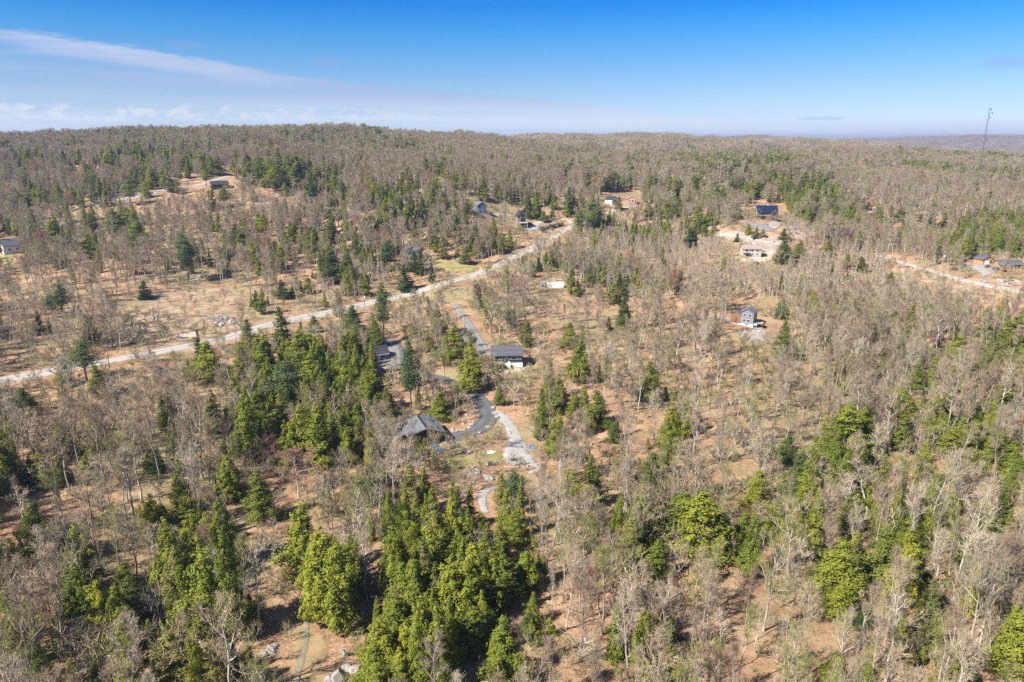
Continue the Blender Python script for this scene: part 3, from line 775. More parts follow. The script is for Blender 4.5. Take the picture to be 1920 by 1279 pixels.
M['deck'] = mat_boards('deck_boards', (0.36, 0.27, 0.19), 0.14)
M['tarpblue'] = mat_plain('blue_tarp', (0.035, 0.13, 0.52), 0.45, 0.25, 2.0, bump=0.5)
M['tarpwhite'] = mat_plain('white_tarp', (0.76, 0.77, 0.78), 0.5, 0.08, 1.0, bump=0.4)
M['tarpgrey'] = mat_plain('grey_blue_tarp', (0.20, 0.23, 0.30), 0.5, 0.3, 1.0, bump=0.5)
M['metal'] = mat_plain('galvanised_steel', (0.38, 0.41, 0.46), 0.45, 0.12, 1.0, metal=0.6)
M['black'] = mat_plain('black_metal', (0.02, 0.02, 0.022), 0.5, 0.2)
M['carblack'] = mat_plain('black_car_paint', (0.015, 0.017, 0.028), 0.25, 0.1, spec=0.6)
M['carblue'] = mat_plain('dark_blue_car_paint', (0.02, 0.03, 0.07), 0.25, 0.1, spec=0.6)
M['rubber'] = mat_plain('tyre_rubber', (0.02, 0.02, 0.02), 0.9, 0.2)
M['cyan'] = mat_plain('pale_blue_board', (0.30, 0.50, 0.60), 0.6, 0.1)
M['polewood'] = mat_plain('pole_wood', (0.30, 0.265, 0.23), 0.9, 0.2)
M['pinkish'] = mat_plain('orange_stain', (0.45, 0.14, 0.06), 0.7, 0.15)

def box_mesh(name, sx, sy, sz, mat, z0=0.0, bevel=0.0):
    x, y = sx / 2, sy / 2
    v = [(-x, -y, z0), (x, -y, z0), (x, y, z0), (-x, y, z0), (-x, -y, z0 + sz), (x, -y, z0 + sz), (x, y, z0 + sz), (-x, y, z0 + sz)]
    f = [(0, 3, 2, 1), (4, 5, 6, 7), (0, 1, 5, 4), (1, 2, 6, 5), (2, 3, 7, 6), (3, 0, 4, 7)]
    m_ = mesh_from(name, v, f, [mat])
    if bevel:
        bm = bmesh.new(); bm.from_mesh(m_)
        bmesh.ops.bevel(bm, geom=bm.edges[:], offset=bevel, segments=2, affect='EDGES')
        bm.to_mesh(m_); bm.free()
    return m_
def part(name, me_, parent, loc=(0, 0, 0), rot=(0, 0, 0)):
    o = link(name, me_, parent); o.location = loc; o.rotation_euler = rot
    return o
def gable_wall(name, wdt, ln, h, rise, mat, base=-2.0):
    """walls of a block whose ridge runs along y: gable ends face -y and +y"""
    x, y = wdt / 2, ln / 2
    v = []
    for yy in (-y, y): v += [(-x, yy, base), (x, yy, base), (x, yy, h), (0, yy, h + rise), (-x, yy, h)]
    f = [(0, 1, 2, 3, 4), (9, 8, 7, 6, 5), (1, 6, 7, 2), (5, 0, 4, 9), (2, 7, 8, 3), (9, 4, 3, 8)]
    return mesh_from(name, v, f, [mat])
def gable_roof(name, wdt, ln, h, rise, over, over_end, mat, th=0.2, y_shift=0.0):
    x, y = wdt / 2, ln / 2 + over_end
    sl = rise / x
    e = x + over; ze = h - sl * over + 0.03; zr = h + rise + 0.03
    v = []
    for yy in (-y + y_shift, y + y_shift):
        v += [(-e, yy, ze), (0, yy, zr), (e, yy, ze), (e, yy, ze + th), (0, yy, zr + th), (-e, yy, ze + th)]
    f = [(0, 1, 4, 5), (1, 2, 3, 4), (11, 10, 7, 6), (10, 9, 8, 7), (5, 4, 10, 11), (4, 3, 9, 10), (1, 0, 6, 7), (2, 1, 7, 8), (0, 5, 11, 6), (3, 2, 8, 9)]
    return mesh_from(name, v, f, [mat])
def window(parent, face, u, z, ww, hh, wdt, ln, frame='white', name='window'):
    """face: '-y' '+y' '-x' '+x' of a block wdt x ln; u along the face, z of the sill; frame with a pane set in it"""
    fr = box_mesh('window_frame', ww + 0.22, 0.09, hh + 0.22, M[frame], -0.11)
    gl = box_mesh('pane', ww, 0.05, hh, M['glass'])
    ang = {'-y': 0, '+x': math.pi / 2, '+y': math.pi, '-x': -math.pi / 2}[face]
    pos = {'-y': (u, -ln / 2 - 0.02, z), '+y': (-u, ln / 2 + 0.02, z), '+x': (wdt / 2 + 0.02, u, z), '-x': (-wdt / 2 - 0.02, -u, z)}[face]
    w_ = part(name, fr, parent, pos, (0, 0, ang))
    part('pane', gl, w_, (0, -0.04, 0))
    return w_
def clear_round(p, rad):
    a = np.linspace(0, 2 * math.pi, 14, endpoint=False)
    CLEAR.append(('poly', np.stack([p[0] + rad * np.cos(a), p[1] + rad * np.sin(a)], -1), 0.0))
def block(parent, wdt, ln, h, rise, wall, roof, over=0.5, over_end=0.5, loc=(0, 0, 0), rz=0.0, base=-2.0, found=None):
    wl_ = part('wall', gable_wall('wall', wdt, ln, h, rise, M[wall], base), parent, loc, (0, 0, rz))
    rf = part('roof', gable_roof('roof', wdt, ln, h, rise, over, over_end, M[roof]), parent, loc, (0, 0, rz))
    if found:
        part('foundation', box_mesh('foundation', wdt + 0.08, ln + 0.08, found + 2.5, M['concrete'], -2.5), parent, loc, (0, 0, rz))
    return wl_, rf
LAND = []       # landmarks for telling trees apart: (x, y, words)
def house(name, px, py, rz, label, words=None, clear=9.0, dz=0.0):
    p = g1(px, py)
    o = empty(name, (p[0], p[1], p[2] + dz), rz)
    tag(o, label, 'house')
    if words: LAND.append((p[0], p[1], words))
    clear_round(p, clear)
    return o

# dark chalet with white basement: ridge parallel to the picture, so the block is turned a quarter
def chalet():
    o = house('chalet', 950, 681, R(3), 'slate blue chalet with charcoal roof and white basement above the sand yard', 'the slate blue chalet', 10)
    wl_, rf = block(o, 8.4, 12.2, 4.7, 2.7, 'slate', 'darkroof', 0.6, 0.45, rz=math.pi / 2)
    part('foundation', box_mesh('foundation', 8.8, 8.6, 3.9, M['white'], -2.5), o, (1.9, -0.03, 0))
    for k, (x, z, ww, hh) in enumerate(((-2.6, 2.9, 1.0, 1.0), (-0.3, 2.7, 1.2, 1.2), (2.6, 2.8, 2.1, 1.1), (4.9, 2.9, 0.8, 1.0))): window(o, '-y', x, z, ww, hh, 12.2, 8.4)
    for x, ww in ((-0.2, 1.5), (1.6, 1.2), (4.3, 1.7)): window(o, '-y', x, 0.25, ww, 0.85, 12.2, 8.48 , 'slate', 'basement_window')
    for y in (-1.6, 1.5): window(o, '+x', y, 2.9, 1.0, 1.1, 12.2, 8.4)
    part('front_door', box_mesh('front_door', 1.0, 0.1, 2.1, M['white']), o, (0.7, -4.3, 0.0))
    dk = part('deck', box_mesh('deck', 4.2, 3.6, 0.25, M['deck'], 1.7), o, (-4.2, -5.9, 0))
    for x in (-1.9, 1.9):
        for y in (-1.6, 1.6): part('deck_post', box_mesh('deck_post', 0.16, 0.16, 3.7, M['oldwood'], -2.0), dk, (x, y, 0))
    part('deck_rail', box_mesh('deck_rail', 4.2, 0.06, 0.1, M['white'], 2.8), dk, (0, -1.75, 0))
    for x in (-2.8, 0.6, 5.2): part('roof_vent', box_mesh('roof_vent', 0.45, 0.45, 1.0, M['black'], 6.7), o, (x, 0.5, 0))
    part('gutter', box_mesh('gutter', 12.9, 0.14, 0.14, M['black'], 4.05), o, (0, -5.2, 0))
chalet()

def cabin():
    o = house('cabin', 792, 822, R(21), 'brown cabin with low grey metal roof and cedar post at the asphalt drive end', 'the low roofed cabin', 10)
    block(o, 11.6, 11.0, 4.1, 2.0, 'brown', 'metalroof', 1.0, 1.5)
    part('gable_post', box_mesh('gable_post', 0.5, 0.5, 6.6, M['cedarwood'], -1.2), o, (0.3, -6.1, 0))
    for x in (-3.9, -1.9, 2.2, 4.0): window(o, '-y', x, 0.5, 1.4, 2.2, 11.6, 11.0, 'black')
    for y in (-3, 0.2, 3): window(o, '+x', y, 1.2, 1.3, 1.3, 11.6, 11.0, 'black')
    part('front_door', box_mesh('front_door', 0.12, 1.1, 2.2, M['cedarwood']), o, (5.9, 1.8, 0.1))
    part('roof_ridge_cap', box_mesh('roof_ridge_cap', 0.5, 12.6, 0.12, M['black'], 6.33), o)
    part('snow_guard', box_mesh('snow_guard', 0.12, 9.0, 0.16, M['black']), o, (4.6, -0.5, 4.83))
    part('chimney', box_mesh('chimney', 0.5, 0.5, 1.5, M['metal'], 5.6), o, (3.2, 3.4, 0))
    o.scale = (0.92, 0.92, 0.92)
    wg = part('side_roof', box_mesh('side_roof', 5.0, 6.0, 0.18, M['darkroof']), o, (-6.9, 0.5, 3.1), (0, R(-13), 0))
    part('side_wall', box_mesh('side_wall', 4.2, 5.6, 4.6, M['brown'], -2.0), o, (-7.0, 0.5, 0))
cabin()

def shaded_house():
    o = house('woodland_house', 697, 672, R(28), 'black roofed house with white fascia under the evergreens by the apron', 'the black roofed house', 7)
    block(o, 8.6, 12.0, 2.9, 2.1, 'oldwood', 'blackroof', 0.7, 0.6, rz=math.pi / 2)
    part('fascia', box_mesh('fascia', 12.6, 0.1, 0.35, M['white'], 2.35), o, (0, -5.05, 0))
    for x in (-3.5, 0, 3.5): window(o, '-y', x, 1.0, 1.5, 1.2, 12.0, 8.6)
    part('front_door', box_mesh('front_door', 1.0, 0.12, 2.1, M['white']), o, (1.8, -4.3, 0))
    part('chimney', box_mesh('chimney', 0.7, 0.7, 1.6, M['rock'], 4.2), o, (-2.2, 0.8, 0))
shaded_house()

def drive_garage():
    o = house('garage', 871, 640, R(-6), 'small grey garage with dark roof beside the worn chalet drive', None, 5)
    block(o, 5.4, 6.2, 2.7, 1.7, 'oldwood', 'darkroof', 0.45, 0.4)
    d_ = part('garage_door', box_mesh('garage_door', 0.1, 2.8, 2.2, M['grey']), o, (2.74, 0, 0.02))
    part('door_handle', box_mesh('door_handle', 0.06, 0.3, 0.08, M['black']), d_, (0.08, 0, 0.9))
    window(o, '-y', 0, 1.0, 1.0, 0.9, 5.4, 6.2)
    tag(o, cat='garage')
drive_garage()

def two_gable_house():
    o = house('gabled_house', 1395, 606, R(-30), 'grey sided house with twin gables and cedar accents above pale rock', 'the twin gabled house', 10)
    block(o, 6.6, 8.6, 6.7, 1.9, 'grey', 'metalroof', 0.4, 0.4, (2.2, 0, 0))
    part('foundation', box_mesh('foundation', 6.7, 8.7, 3.3, M['concrete'], -2.5), o, (2.2, 0, 0))
    block(o, 5.0, 7.0, 5.6, 1.3, 'cedarwood', 'metalroof', 0.4, 0.4, (-3.62, -0.9, 0))
    part('foundation', box_mesh('foundation', 5.1, 7.1, 3.1, M['concrete'], -2.5), o, (-3.62, -0.9, 0))
    for x, z, ww, hh in ((1.0, 4.9, 0.9, 1.2), (3.6, 4.9, 1.1, 1.2), (0.9, 2.0, 1.3, 1.2), (3.0, 2.0, 1.3, 1.2)):
        wq = window(o, '-y', x, z, ww, hh, 1, 8.6, 'white')
    window(o, '-y', 2.2, 0.25, 1.6, 0.5, 1, 8.7, 'white', 'basement_window')
    for y, z in ((-2.4, 4.6), (0.4, 4.6), (2.8, 4.6), (-1.2, 1.6), (2.2, 1.6)): window(o, '+x', y, z, 1.2, 1.3, 11.0, 1, 'white')
    part('dormer', gable_wall('dormer', 3.0, 4.0, 1.2, 0.8, M['cedarwood'], 0), o, (-1.4, 2.4, 5.9), (0, 0, 0))
    part('dormer_roof', gable_roof('dormer_roof', 3.0, 4.0, 1.2, 0.8, 0.3, 0.3, M['metalroof']), o, (-1.4, 2.4, 5.9))
    dk = part('deck', box_mesh('deck', 4.5, 5.0, 0.25, M['deck'], 1.2), o, (7.9, -0.8, 0))
    for x in (-2, 2):
        for y in (-2.3, 2.3): part('deck_post', box_mesh('deck_post', 0.18, 0.18, 3.2, M['oldwood'], -2.0), dk, (x, y, 0))
    part('cover_board', box_mesh('cover_board', 1.9, 0.12, 1.3, M['cyan'], 0.2), o, (6.5, -3.8, 0))
    o.scale = (0.92, 0.92, 0.92)
two_gable_house()

def bungalow():
    o = house('bungalow', 1407, 479, R(-5), 'cream bungalow with tan roof on the stony bank', 'the cream bungalow', 9)
    block(o, 7.2, 12.6, 5.0, 1.9, 'beige', 'tanroof', 0.6, 0.4, rz=math.pi / 2)
    for x in (-4.0, -3.0, -1.2, 0.2, 3.6): window(o, '-y', x, 3.1, 0.9, 1.3, 12.6, 7.2)
    for x in (-0.6, 0.6, 3.6): window(o, '-y', x, 0.7, 0.9, 1.2, 12.6, 7.2, 'white', 'basement_window')
    part('front_door', box_mesh('front_door', 1.0, 0.12, 2.1, M['brown']), o, (-2.6, -3.66, 0.1))
    dk = part('balcony', box_mesh('balcony', 4.4, 1.8, 0.2, M['salmon'], 2.5), o, (-3.9, -4.5, 0))
    for x in (-2, 2): part('balcony_post', box_mesh('balcony_post', 0.15, 0.15, 4.5, M['brown'], -2.0), dk, (x, -0.75, 0))
    part('chimney', box_mesh('chimney', 0.6, 0.6, 1.3, M['concrete'], 6.2), o, (-0.5, 1.0, 0))
    o.scale = (0.92, 0.92, 0.92)
bungalow()

def navy_house():
    o = house('lodge', 1436, 410, R(-12), 'timber lodge with steep navy metal roof crowning the rocky knoll', 'the navy roofed lodge', 11)
    block(o, 9.6, 13.0, 5.0, 3.9, 'brown', 'navyroof', 0.8, 0.4, rz=math.pi / 2)
    part('gable_cladding', mesh_from('gable_cladding', [(-6.56, -4.8, 3.0), (-6.56, 4.8, 3.0), (-6.56, 4.8, 5.0), (-6.56, 0, 8.9), (-6.56, -4.8, 5.0), (-6.50, -4.8, 3.0), (-6.50, 4.8, 3.0), (-6.50, 4.8, 5.0), (-6.50, 0, 8.9), (-6.50, -4.8, 5.0)],
         [(0, 4, 3, 2, 1), (5, 6, 7, 8, 9), (0, 1, 6, 5), (1, 2, 7, 6), (2, 3, 8, 7), (3, 4, 9, 8), (4, 0, 5, 9)], [M['whiteboard']]), o)
    for y in (-2.0, 1.8): window(o, '-x', y, 4.2, 1.0, 1.2, 13.14, 9.6, 'white')
    block(o, 5.0, 3.2, 5.0, 2.6, 'brown', 'navyroof', 0.4, 0.3, (4.2, -5.9, 0))
    for x in (-4.6, -2.6, -0.6, 1.2): window(o, '-y', x, 3.0, 1.5, 1.9, 13.0, 9.6, 'cedarwood')
    for x in (-4.6, -2.2, 0.2): window(o, '-y', x, 0.2, 1.8, 2.1, 13.0, 9.6, 'cedarwood', 'patio_door')
    window(o, '-y', 4.2, 3.0, 2.4, 2.2, 1, 15.0, 'cedarwood'); window(o, '-y', 4.2, 0.4, 2.2, 1.8, 1, 15.0, 'cedarwood')
    bal = part('balcony', box_mesh('balcony', 8.8, 2.6, 0.25, M['deck'], 2.5), o, (-2.4, -6.1, 0))
    for x in (-4.1, -1.3, 1.5, 4.1): part('balcony_post', box_mesh('balcony_post', 0.2, 0.2, 5.0, M['cedarwood'], -2.5), bal, (x, -1.15, 0))
    part('balcony_rail', box_mesh('balcony_rail', 8.8, 0.08, 0.12, M['cedarwood'], 3.55), bal, (0, -1.25, 0))
    part('chimney', box_mesh('chimney', 0.8, 0.8, 1.4, M['white'], 8.3), o, (0.5, 0.5, 0))
    o.scale = (1.16, 1.16, 1.16)
navy_house()

def tall_house():
    o = house('tall_house', 976, 424, R(14), 'tall narrow grey board house with steep black gable above the road cut', 'the tall gabled house', 7)
    block(o, 6.2, 8.5, 7.6, 4.2, 'oldwood', 'blackroof', 0.35, 0.5)
    for z, ww, hh in ((0.6, 2.6, 2.2), (3.8, 3.4, 2.4), (7.0, 2.6, 2.2)): window(o, '-y', 0.8, z, ww, hh, 6.2, 8.5, 'black')
    for y in (-2, 2): window(o, '+x', y, 4.0, 1.2, 1.4, 6.2, 8.5, 'black')
    dk = part('deck', box_mesh('deck', 6.2, 2.8, 0.25, M['concrete'], 2.9), o, (0.6, -5.7, 0))
    for x in (-2.8, 2.8): part('deck_post', box_mesh('deck_post', 0.25, 0.25, 5.0, M['concrete'], -2.1), dk, (x, -1.2, 0))
    part('chimney', box_mesh('chimney', 0.4, 0.4, 2.2, M['metal'], 9.5), o, (1.8, 1.5, 0))
tall_house()

def small_house(name, px, py, rz, label, words, wdt, ln, h, rise, wall, roof, turn=False, front=(), side=(), frame='white', chimney=True, over=0.5, cat=None, clear=8):
    o = house(name, px, py, R(rz), label, words, clear)
    block(o, wdt, ln, h, rise, wall, roof, over, 0.4, rz=math.pi / 2 if turn else 0)
    a, b = (ln, wdt) if turn else (wdt, ln)
    for x, z, ww, hh in front: window(o, '-y', x, z, ww, hh, a, b, frame)
    for y, z, ww, hh in side: window(o, '+x', y, z, ww, hh, a, b, frame)
    part('front_door', box_mesh('front_door', 0.95, 0.1, 2.05, M['brown' if wall != 'brown' else 'white']), o, (a * 0.36, -b / 2 - 0.04, 0.05))
    if chimney: part('chimney', box_mesh('chimney', 0.5, 0.5, 1.3, M['rock'], h + rise * 0.7), o, (0.8, 0.9, 0))
    if cat: tag(o, cat=cat)
    return o
small_house('hillside_house', 900, 398, 24, 'blue grey two storey house among bare trees above the gravel road', 'the blue grey house', 7.6, 8.0, 5.4, 2.4, 'bluegrey', 'metalroof', False, ((-1.8, 3.4, 1.1, 1.3), (1.4, 3.4, 1.1, 1.3), (-1.6, 0.7, 1.2, 1.3)), ((0, 3.4, 1.2, 1.3),))
small_house('white_cottage', 1146, 381, 38, 'white cottage with black gable roof at the top of the gravel road', 'the white cottage', 6.6, 8.4, 3.4, 2.4, 'whiteboard', 'blackroof', False, ((-1.6, 1.2, 1.1, 1.3), (0.6, 1.2, 1.0, 1.3)), ((-2, 1.1, 1.2, 1.2), (1.6, 1.1, 1.2, 1.2)), 'black')
small_house('salmon_cabin', 1184, 380, -6, 'salmon pink gabled cabin beside the white cottage', 'the salmon cabin', 8.2, 7.0, 3.2, 2.3, 'salmon', 'tanroof', False, ((-1.8, 1.0, 1.2, 1.3), (0.8, 1.0, 1.6, 1.4)), (), 'white')
small_house('ridge_cabin', 412, 352, 30, 'low black roofed cabin beside the pale climbing road', 'the low black cabin', 8.5, 13.0, 3.0, 2.4, 'brown', 'blackroof', True, ((-3, 1, 1.4, 1.2), (0, 1, 1.4, 1.2)), ((0, 1.2, 1.4, 1.2),), 'black', False)
small_house('long_house', 657, 305, 4, 'long white house with black frames on the wooded ridge', 'the long white house', 7.0, 12.5, 5.6, 1.1, 'whiteboard', 'blackroof', True, ((-5, 0.6, 1.6, 4.2), (-1.5, 0.6, 2.0, 4.2), (2.2, 3.2, 1.6, 1.4), (2.2, 0.6, 1.6, 1.6), (5.4, 3.2, 1.2, 1.4)), ((0, 3, 1.4, 1.4),), 'black', False)
small_house('lawn_house', 773, 483, -8, 'dark grey house beside the bright green lawn', 'the green lawn house', 8.6, 11.5, 4.6, 2.2, 'bluegrey', 'metalroof', True, ((-3.6, 2.6, 1.3, 1.3), (-0.8, 2.6, 1.6, 1.3), (2.6, 2.6, 1.3, 1.3), (-2.0, 0.4, 1.3, 1.2)), ((0, 2.6, 1.2, 1.2),))
o_ = small_house('white_house', 24, 472, -50, 'white house with tall striped gable windows and grey roof', 'the white gabled house', 8.6, 10.5, 4.6, 4.0, 'whiteboard', 'darkroof', False, ((-1.5, 4.2, 0.9, 2.4), (0.7, 4.2, 0.9, 3.2), (-2.4, 0.7, 1.2, 1.8), (-0.2, 0.7, 1.2, 1.8)), ((-2, 1.4, 1.2, 1.3), (2, 1.4, 1.2, 1.3)), 'white', False)
def timber():
    o = house('timber_house', 1889, 503, R(-10), 'honey timber bungalow with charcoal roof and porch by the gravel yard', 'the timber bungalow', 9)
    block(o, 7.6, 13.0, 3.0, 2.1, 'timber', 'darkroof', 0.6, 0.5, rz=math.pi / 2)
    block(o, 5.0, 3.4, 3.0, 1.7, 'grey', 'darkroof', 0.5, 0.5, (-3.8, -5.2, 0))
    for x in (1.0, 4.6): window(o, '-y', x, 0.9, 1.3, 1.4, 13.0, 7.6, 'brown')
    window(o, '-y', -3.8, 0.5, 2.8, 1.9, 1, 13.8, 'brown')
    part('front_door', box_mesh('front_door', 1.0, 0.1, 2.1, M['brown']), o, (2.8, -3.85, 0.05))
    dk = part('porch', box_mesh('porch', 5.6, 2.6, 0.5, M['pinkish'], 0.0), o, (-3.9, -8.3, 0))
    for x in (-2.5, 0, 2.5): part('porch_post', box_mesh('porch_post', 0.2, 0.2, 4.0, M['cedarwood'], -1.0), dk, (x, -1.1, 0))
    part('chimney', box_mesh('chimney', 0.6, 0.6, 1.5, M['rock'], 4.3), o, (1.2, 0.8, 0))
    o = house('timber_garage', 1843, 494, R(6), 'honey timber garage with charcoal gable against the evergreens', None, 6)
    tag(o, cat='garage')
    block(o, 7.0, 8.0, 3.1, 2.0, 'timber', 'darkroof', 0.6, 0.5)
    d_ = part('garage_door', box_mesh('garage_door', 2.8, 0.1, 2.4, M['white']), o, (-0.6, -4.04, 0.02))
    part('door_handle', box_mesh('door_handle', 0.3, 0.06, 0.08, M['black']), d_, (0, -0.08, 1.0))
    window(o, '-y', 2.2, 1.0, 1.1, 1.2, 7.0, 8.0, 'brown')
    window(o, '+x', 0, 1.0, 1.1, 1.2, 7.0, 8.0, 'brown')
timber()
o_ = small_house('bank_shed', 1316, 461, -20, 'small grey shed with white door on the stony bank', None, 3.6, 5.5, 2.3, 0.9, 'oldwood', 'tanroof', True, ((1.4, 0.9, 0.8, 0.8),), (), 'white', False, 0.3, 'shed', 5)
o_ = small_house('ridge_shed', 670, 364, 12, 'small white shed among the ridge evergreens', None, 4.0, 4.6, 2.4, 1.4, 'whiteboard', 'concrete', False, ((-0.9, 0.9, 0.8, 0.9),), (), 'white', False, 0.3, 'shed', 5)

# ------------------------------------------------------------------ mast, poles, vehicles, tarps, rocks
def tube_mesh(name, segs, mat, sides=6):
    t = TB()
    for pts, rad in segs: t.tube(pts, rad, sides)
    return t.mesh(name, [mat])
M['mastblue'] = mat_plain('blue_grey_steel', (0.07, 0.09, 0.13), 0.5, 0.1)
def mast():
    p = g1(1830, 363)
    hgt = 86.0
    o = empty('radio_mast', p); tag(o, 'tall steel lattice radio mast with antennas rising from the far woods', 'mast')
    LAND.append((p[0], p[1], 'the radio mast'))
    clear_round(p, 3)
    cs = [(math.cos(a) * 0.75, math.sin(a) * 0.75) for a in (0.5, 0.5 + 2.094, 0.5 + 4.189)]
    for x, y in cs: part('mast_leg', tube_mesh('mast_leg', [([(x, y, -1), (x * 0.9, y * 0.9, hgt)], [0.15, 0.12])], M['mastblue']), o)
    seg = []
    z = 0.0
    while z < hgt - 1.6:
        for k in range(3):
            a, b = cs[k], cs[(k + 1) % 3]
            seg.append(([(a[0], a[1], z), (b[0] * .97, b[1] * .97, z + 1.6)], [0.06, 0.06])); seg.append(([(b[0], b[1], z), (a[0] * .97, a[1] * .97, z + 1.6)], [0.05, 0.05]))
        z += 1.6
    part('lattice', tube_mesh('lattice', seg, M['mastblue'], 3), o)
    for z, n in ((84.0, 3), (76.0, 3), (55.0, 3)):
        for k in range(n):
            a = k * 2 * math.pi / n + 0.3
            q = Vector((math.cos(a), math.sin(a), 0))
            arm = part('antenna_arm', tube_mesh('antenna_arm', [([tuple(q * 0.6 + Vector((0, 0, z))), tuple(q * 2.3 + Vector((0, 0, z)))], [0.09, 0.07])], M['metal'], 5), o)
            part('antenna_panel', box_mesh('antenna_panel', 0.35, 0.25, 2.4, M['mastblue'], z - 1.2), arm, tuple(q * 2.4), (0, 0, a))
    dish = tube_mesh('dish', [([(2.6, 0, 80.5), (2.9, 0, 80.5), (3.2, 0, 80.5)], [0.1, 0.7, 0.95])], M['mastblue'], 14)
    part('dish', dish, o)
    part('lightning_rod', tube_mesh('lightning_rod', [([(0, 0, hgt - 1), (0, 0, hgt + 3)], [0.06, 0.03])], M['metal'], 5), o)
    h_ = empty('equipment_hut', g1(1836, 365), 0.2); tag(h_, 'small white equipment hut at the foot of the radio mast', 'hut')
    part('wall', box_mesh('wall', 5.0, 3.4, 4.0, M['whiteboard'], -1.0), h_)
    part('roof', box_mesh('roof', 5.4, 3.8, 0.25, M['white'], 3.003), h_)
    part('door', box_mesh('door', 1.0, 0.1, 2.1, M['grey']), h_, (1.2, -1.74, 0.1))
    clear_round(g1(1836, 366), 6)
mast()

def pole(px, py, hgt, label, lean=(0, 0), transformer=False, arm=True, ang=0.0):
    p = g1(px, py)
    o = empty('utility_pole', p, ang); tag(o, label, 'utility pole')
    part('pole', tube_mesh('pole', [([(0, 0, -1), (lean[0], lean[1], hgt)], [0.17, 0.12])], M['polewood'], 7), o)
    if arm:
        part('crossarm', box_mesh('crossarm', 2.4, 0.14, 0.14, M['polewood']), o, (lean[0], lean[1] - 0.18, hgt - 0.8))
        for x in (-1.05, -0.35, 0.35, 1.05): part('insulator', tube_mesh('insulator', [([(0, 0, 0), (0, 0, 0.1), (0, 0, 0.2)], [0.05, 0.07, 0.03])], M['white'], 6), o, (lean[0] + x, lean[1] - 0.18, hgt - 0.66))
    if transformer: part('transformer', tube_mesh('transformer', [([(0, 0, 0), (0, 0, 0.01), (0, 0, 1.1), (0, 0, 1.12)], [0.02, 0.34, 0.34, 0.05])], M['white'], 10), o, (lean[0] + 0.1, lean[1] - 0.55, hgt - 3.4))
    clear_round(p, 2.0)
    return p + np.array([lean[0], lean[1], hgt - 0.6])
A = pole(1766, 503, 10.5, 'wooden utility pole with white transformer above the valley road', (0.3, 0), True, True, 1.0)
B = pole(1652, 478, 10.5, 'wooden utility pole where the valley road enters the woods', (0, 0), False, True, 1.0)
Cc = pole(1836, 492, 11.5, 'bare wooden pole behind the timber garage and porch', (0.2, 0), False, True, 1.0)
pole(302, 640, 9.0, 'wooden utility pole beside the gravel landing', (0.1, 0), False, True, 0.5)
pole(684, 582, 10.0, 'wooden utility pole with transformer beside the gravel road below the bank', (0, 0), True, True, 0.5)
pole(871, 628, 8.5, 'slim pale pole at the edge of the worn chalet drive', (0, 0), False, False)
pole(815, 524, 9.5, 'slim pole between the green lawn and the gravel road', (0, 0), False, True, 0.4)
def wire(name, a, b, label, sag=1.2):
    t = np.linspace(0, 1, 14)[:, None]
    pts = a * (1 - t) + b * t; pts[:, 2] -= sag * 4 * (t * (1 - t))[:, 0]
    o = link(name, tube_mesh(name, [(pts, [0.03] * 14)], M['metal'], 4)); tag(o, label, 'cable')
wire('power_cable', B, A, 'power cable strung over the brush to the transformer pole')
wire('power_cable', A, Cc, 'power cable strung from the transformer pole to the timber garage pole')

def car(px, py, rz, label, paint, dz=0.42):
    p = g1(px, py)
    o = empty('parked_car', (p[0], p[1], p[2] + dz), rz); tag(o, label, 'car')
    prof = [(-2.2, 0.35), (-2.25, 0.8), (-2.1, 1.0), (-1.7, 1.08), (-1.25, 1.55), (-0.2, 1.68), (0.55, 1.6), (1.15, 1.08), (1.95, 0.95), (2.2, 0.78), (2.22, 0.35)]
    v = [(x, -0.9 + (0.14 if z > 1.1 else 0), z) for x, z in prof] + [(x, 0.9 - (0.14 if z > 1.1 else 0), z) for x, z in prof]
    n = len(prof)
    f = [tuple(range(n - 1, -1, -1)), tuple(range(n, 2 * n))] + [(i, (i + 1) % n, n + (i + 1) % n, n + i) for i in range(n)]
    b_ = part('body', mesh_from('body', v, [tuple(reversed(q)) for q in f], [M[paint]]), o)
    for y in (-0.79, 0.79):
        part('side_window', mesh_from('side_window', [(-1.25, y - 0.03, 1.15), (0.85, y - 0.03, 1.15), (0.45, y - 0.03, 1.52), (-1.0, y - 0.03, 1.5), (-1.25, y + 0.03, 1.15), (0.85, y + 0.03, 1.15), (0.45, y + 0.03, 1.52), (-1.0, y + 0.03, 1.5)], [(0, 1, 2, 3), (7, 6, 5, 4), (0, 4, 5, 1), (1, 5, 6, 2), (2, 6, 7, 3), (3, 7, 4, 0)], [M['glass']]), o)
    part('windscreen', box_mesh('windscreen', 0.72, 1.3, 0.05, M['glass']), o, (0.86, 0, 1.36), (0, R(41), 0))
    for x in (-1.4, 1.4):
        for y in (-0.86, 0.86):
            wv = part('wheel', tube_mesh('wheel', [([(0, -0.11, 0), (0, -0.1, 0), (0, 0.1, 0), (0, 0.11, 0)], [0.05, 0.34, 0.34, 0.05])], M['rubber'], 12), o, (x, y, 0.34))
            part('rim', tube_mesh('rim', [([(0, -0.13, 0), (0, -0.12, 0), (0, 0.12, 0), (0, 0.13, 0)], [0.02, 0.2, 0.2, 0.02])], M['metal'], 10), wv)
    for y in (-0.6, 0.6): part('headlight', box_mesh('headlight', 0.06, 0.35, 0.16, M['white']), o, (2.2, y, 0.72))
    clear_round(p, 3)
car(1852, 503, R(205), 'black car parked beside the timber garage', 'carblack')
car(1866, 507, R(200), 'dark blue car parked by the timber bungalow porch', 'carblue')
car(1338, 424, R(10), 'dark blue car parked on the grey knoll yard edge', 'carblue')
car(1417, 450, R(-8), 'black car driving on the pale dirt drive above the cream bungalow', 'carblack')
car(993, 422, R(15), 'black car parked beside the tall gabled house', 'carblack')

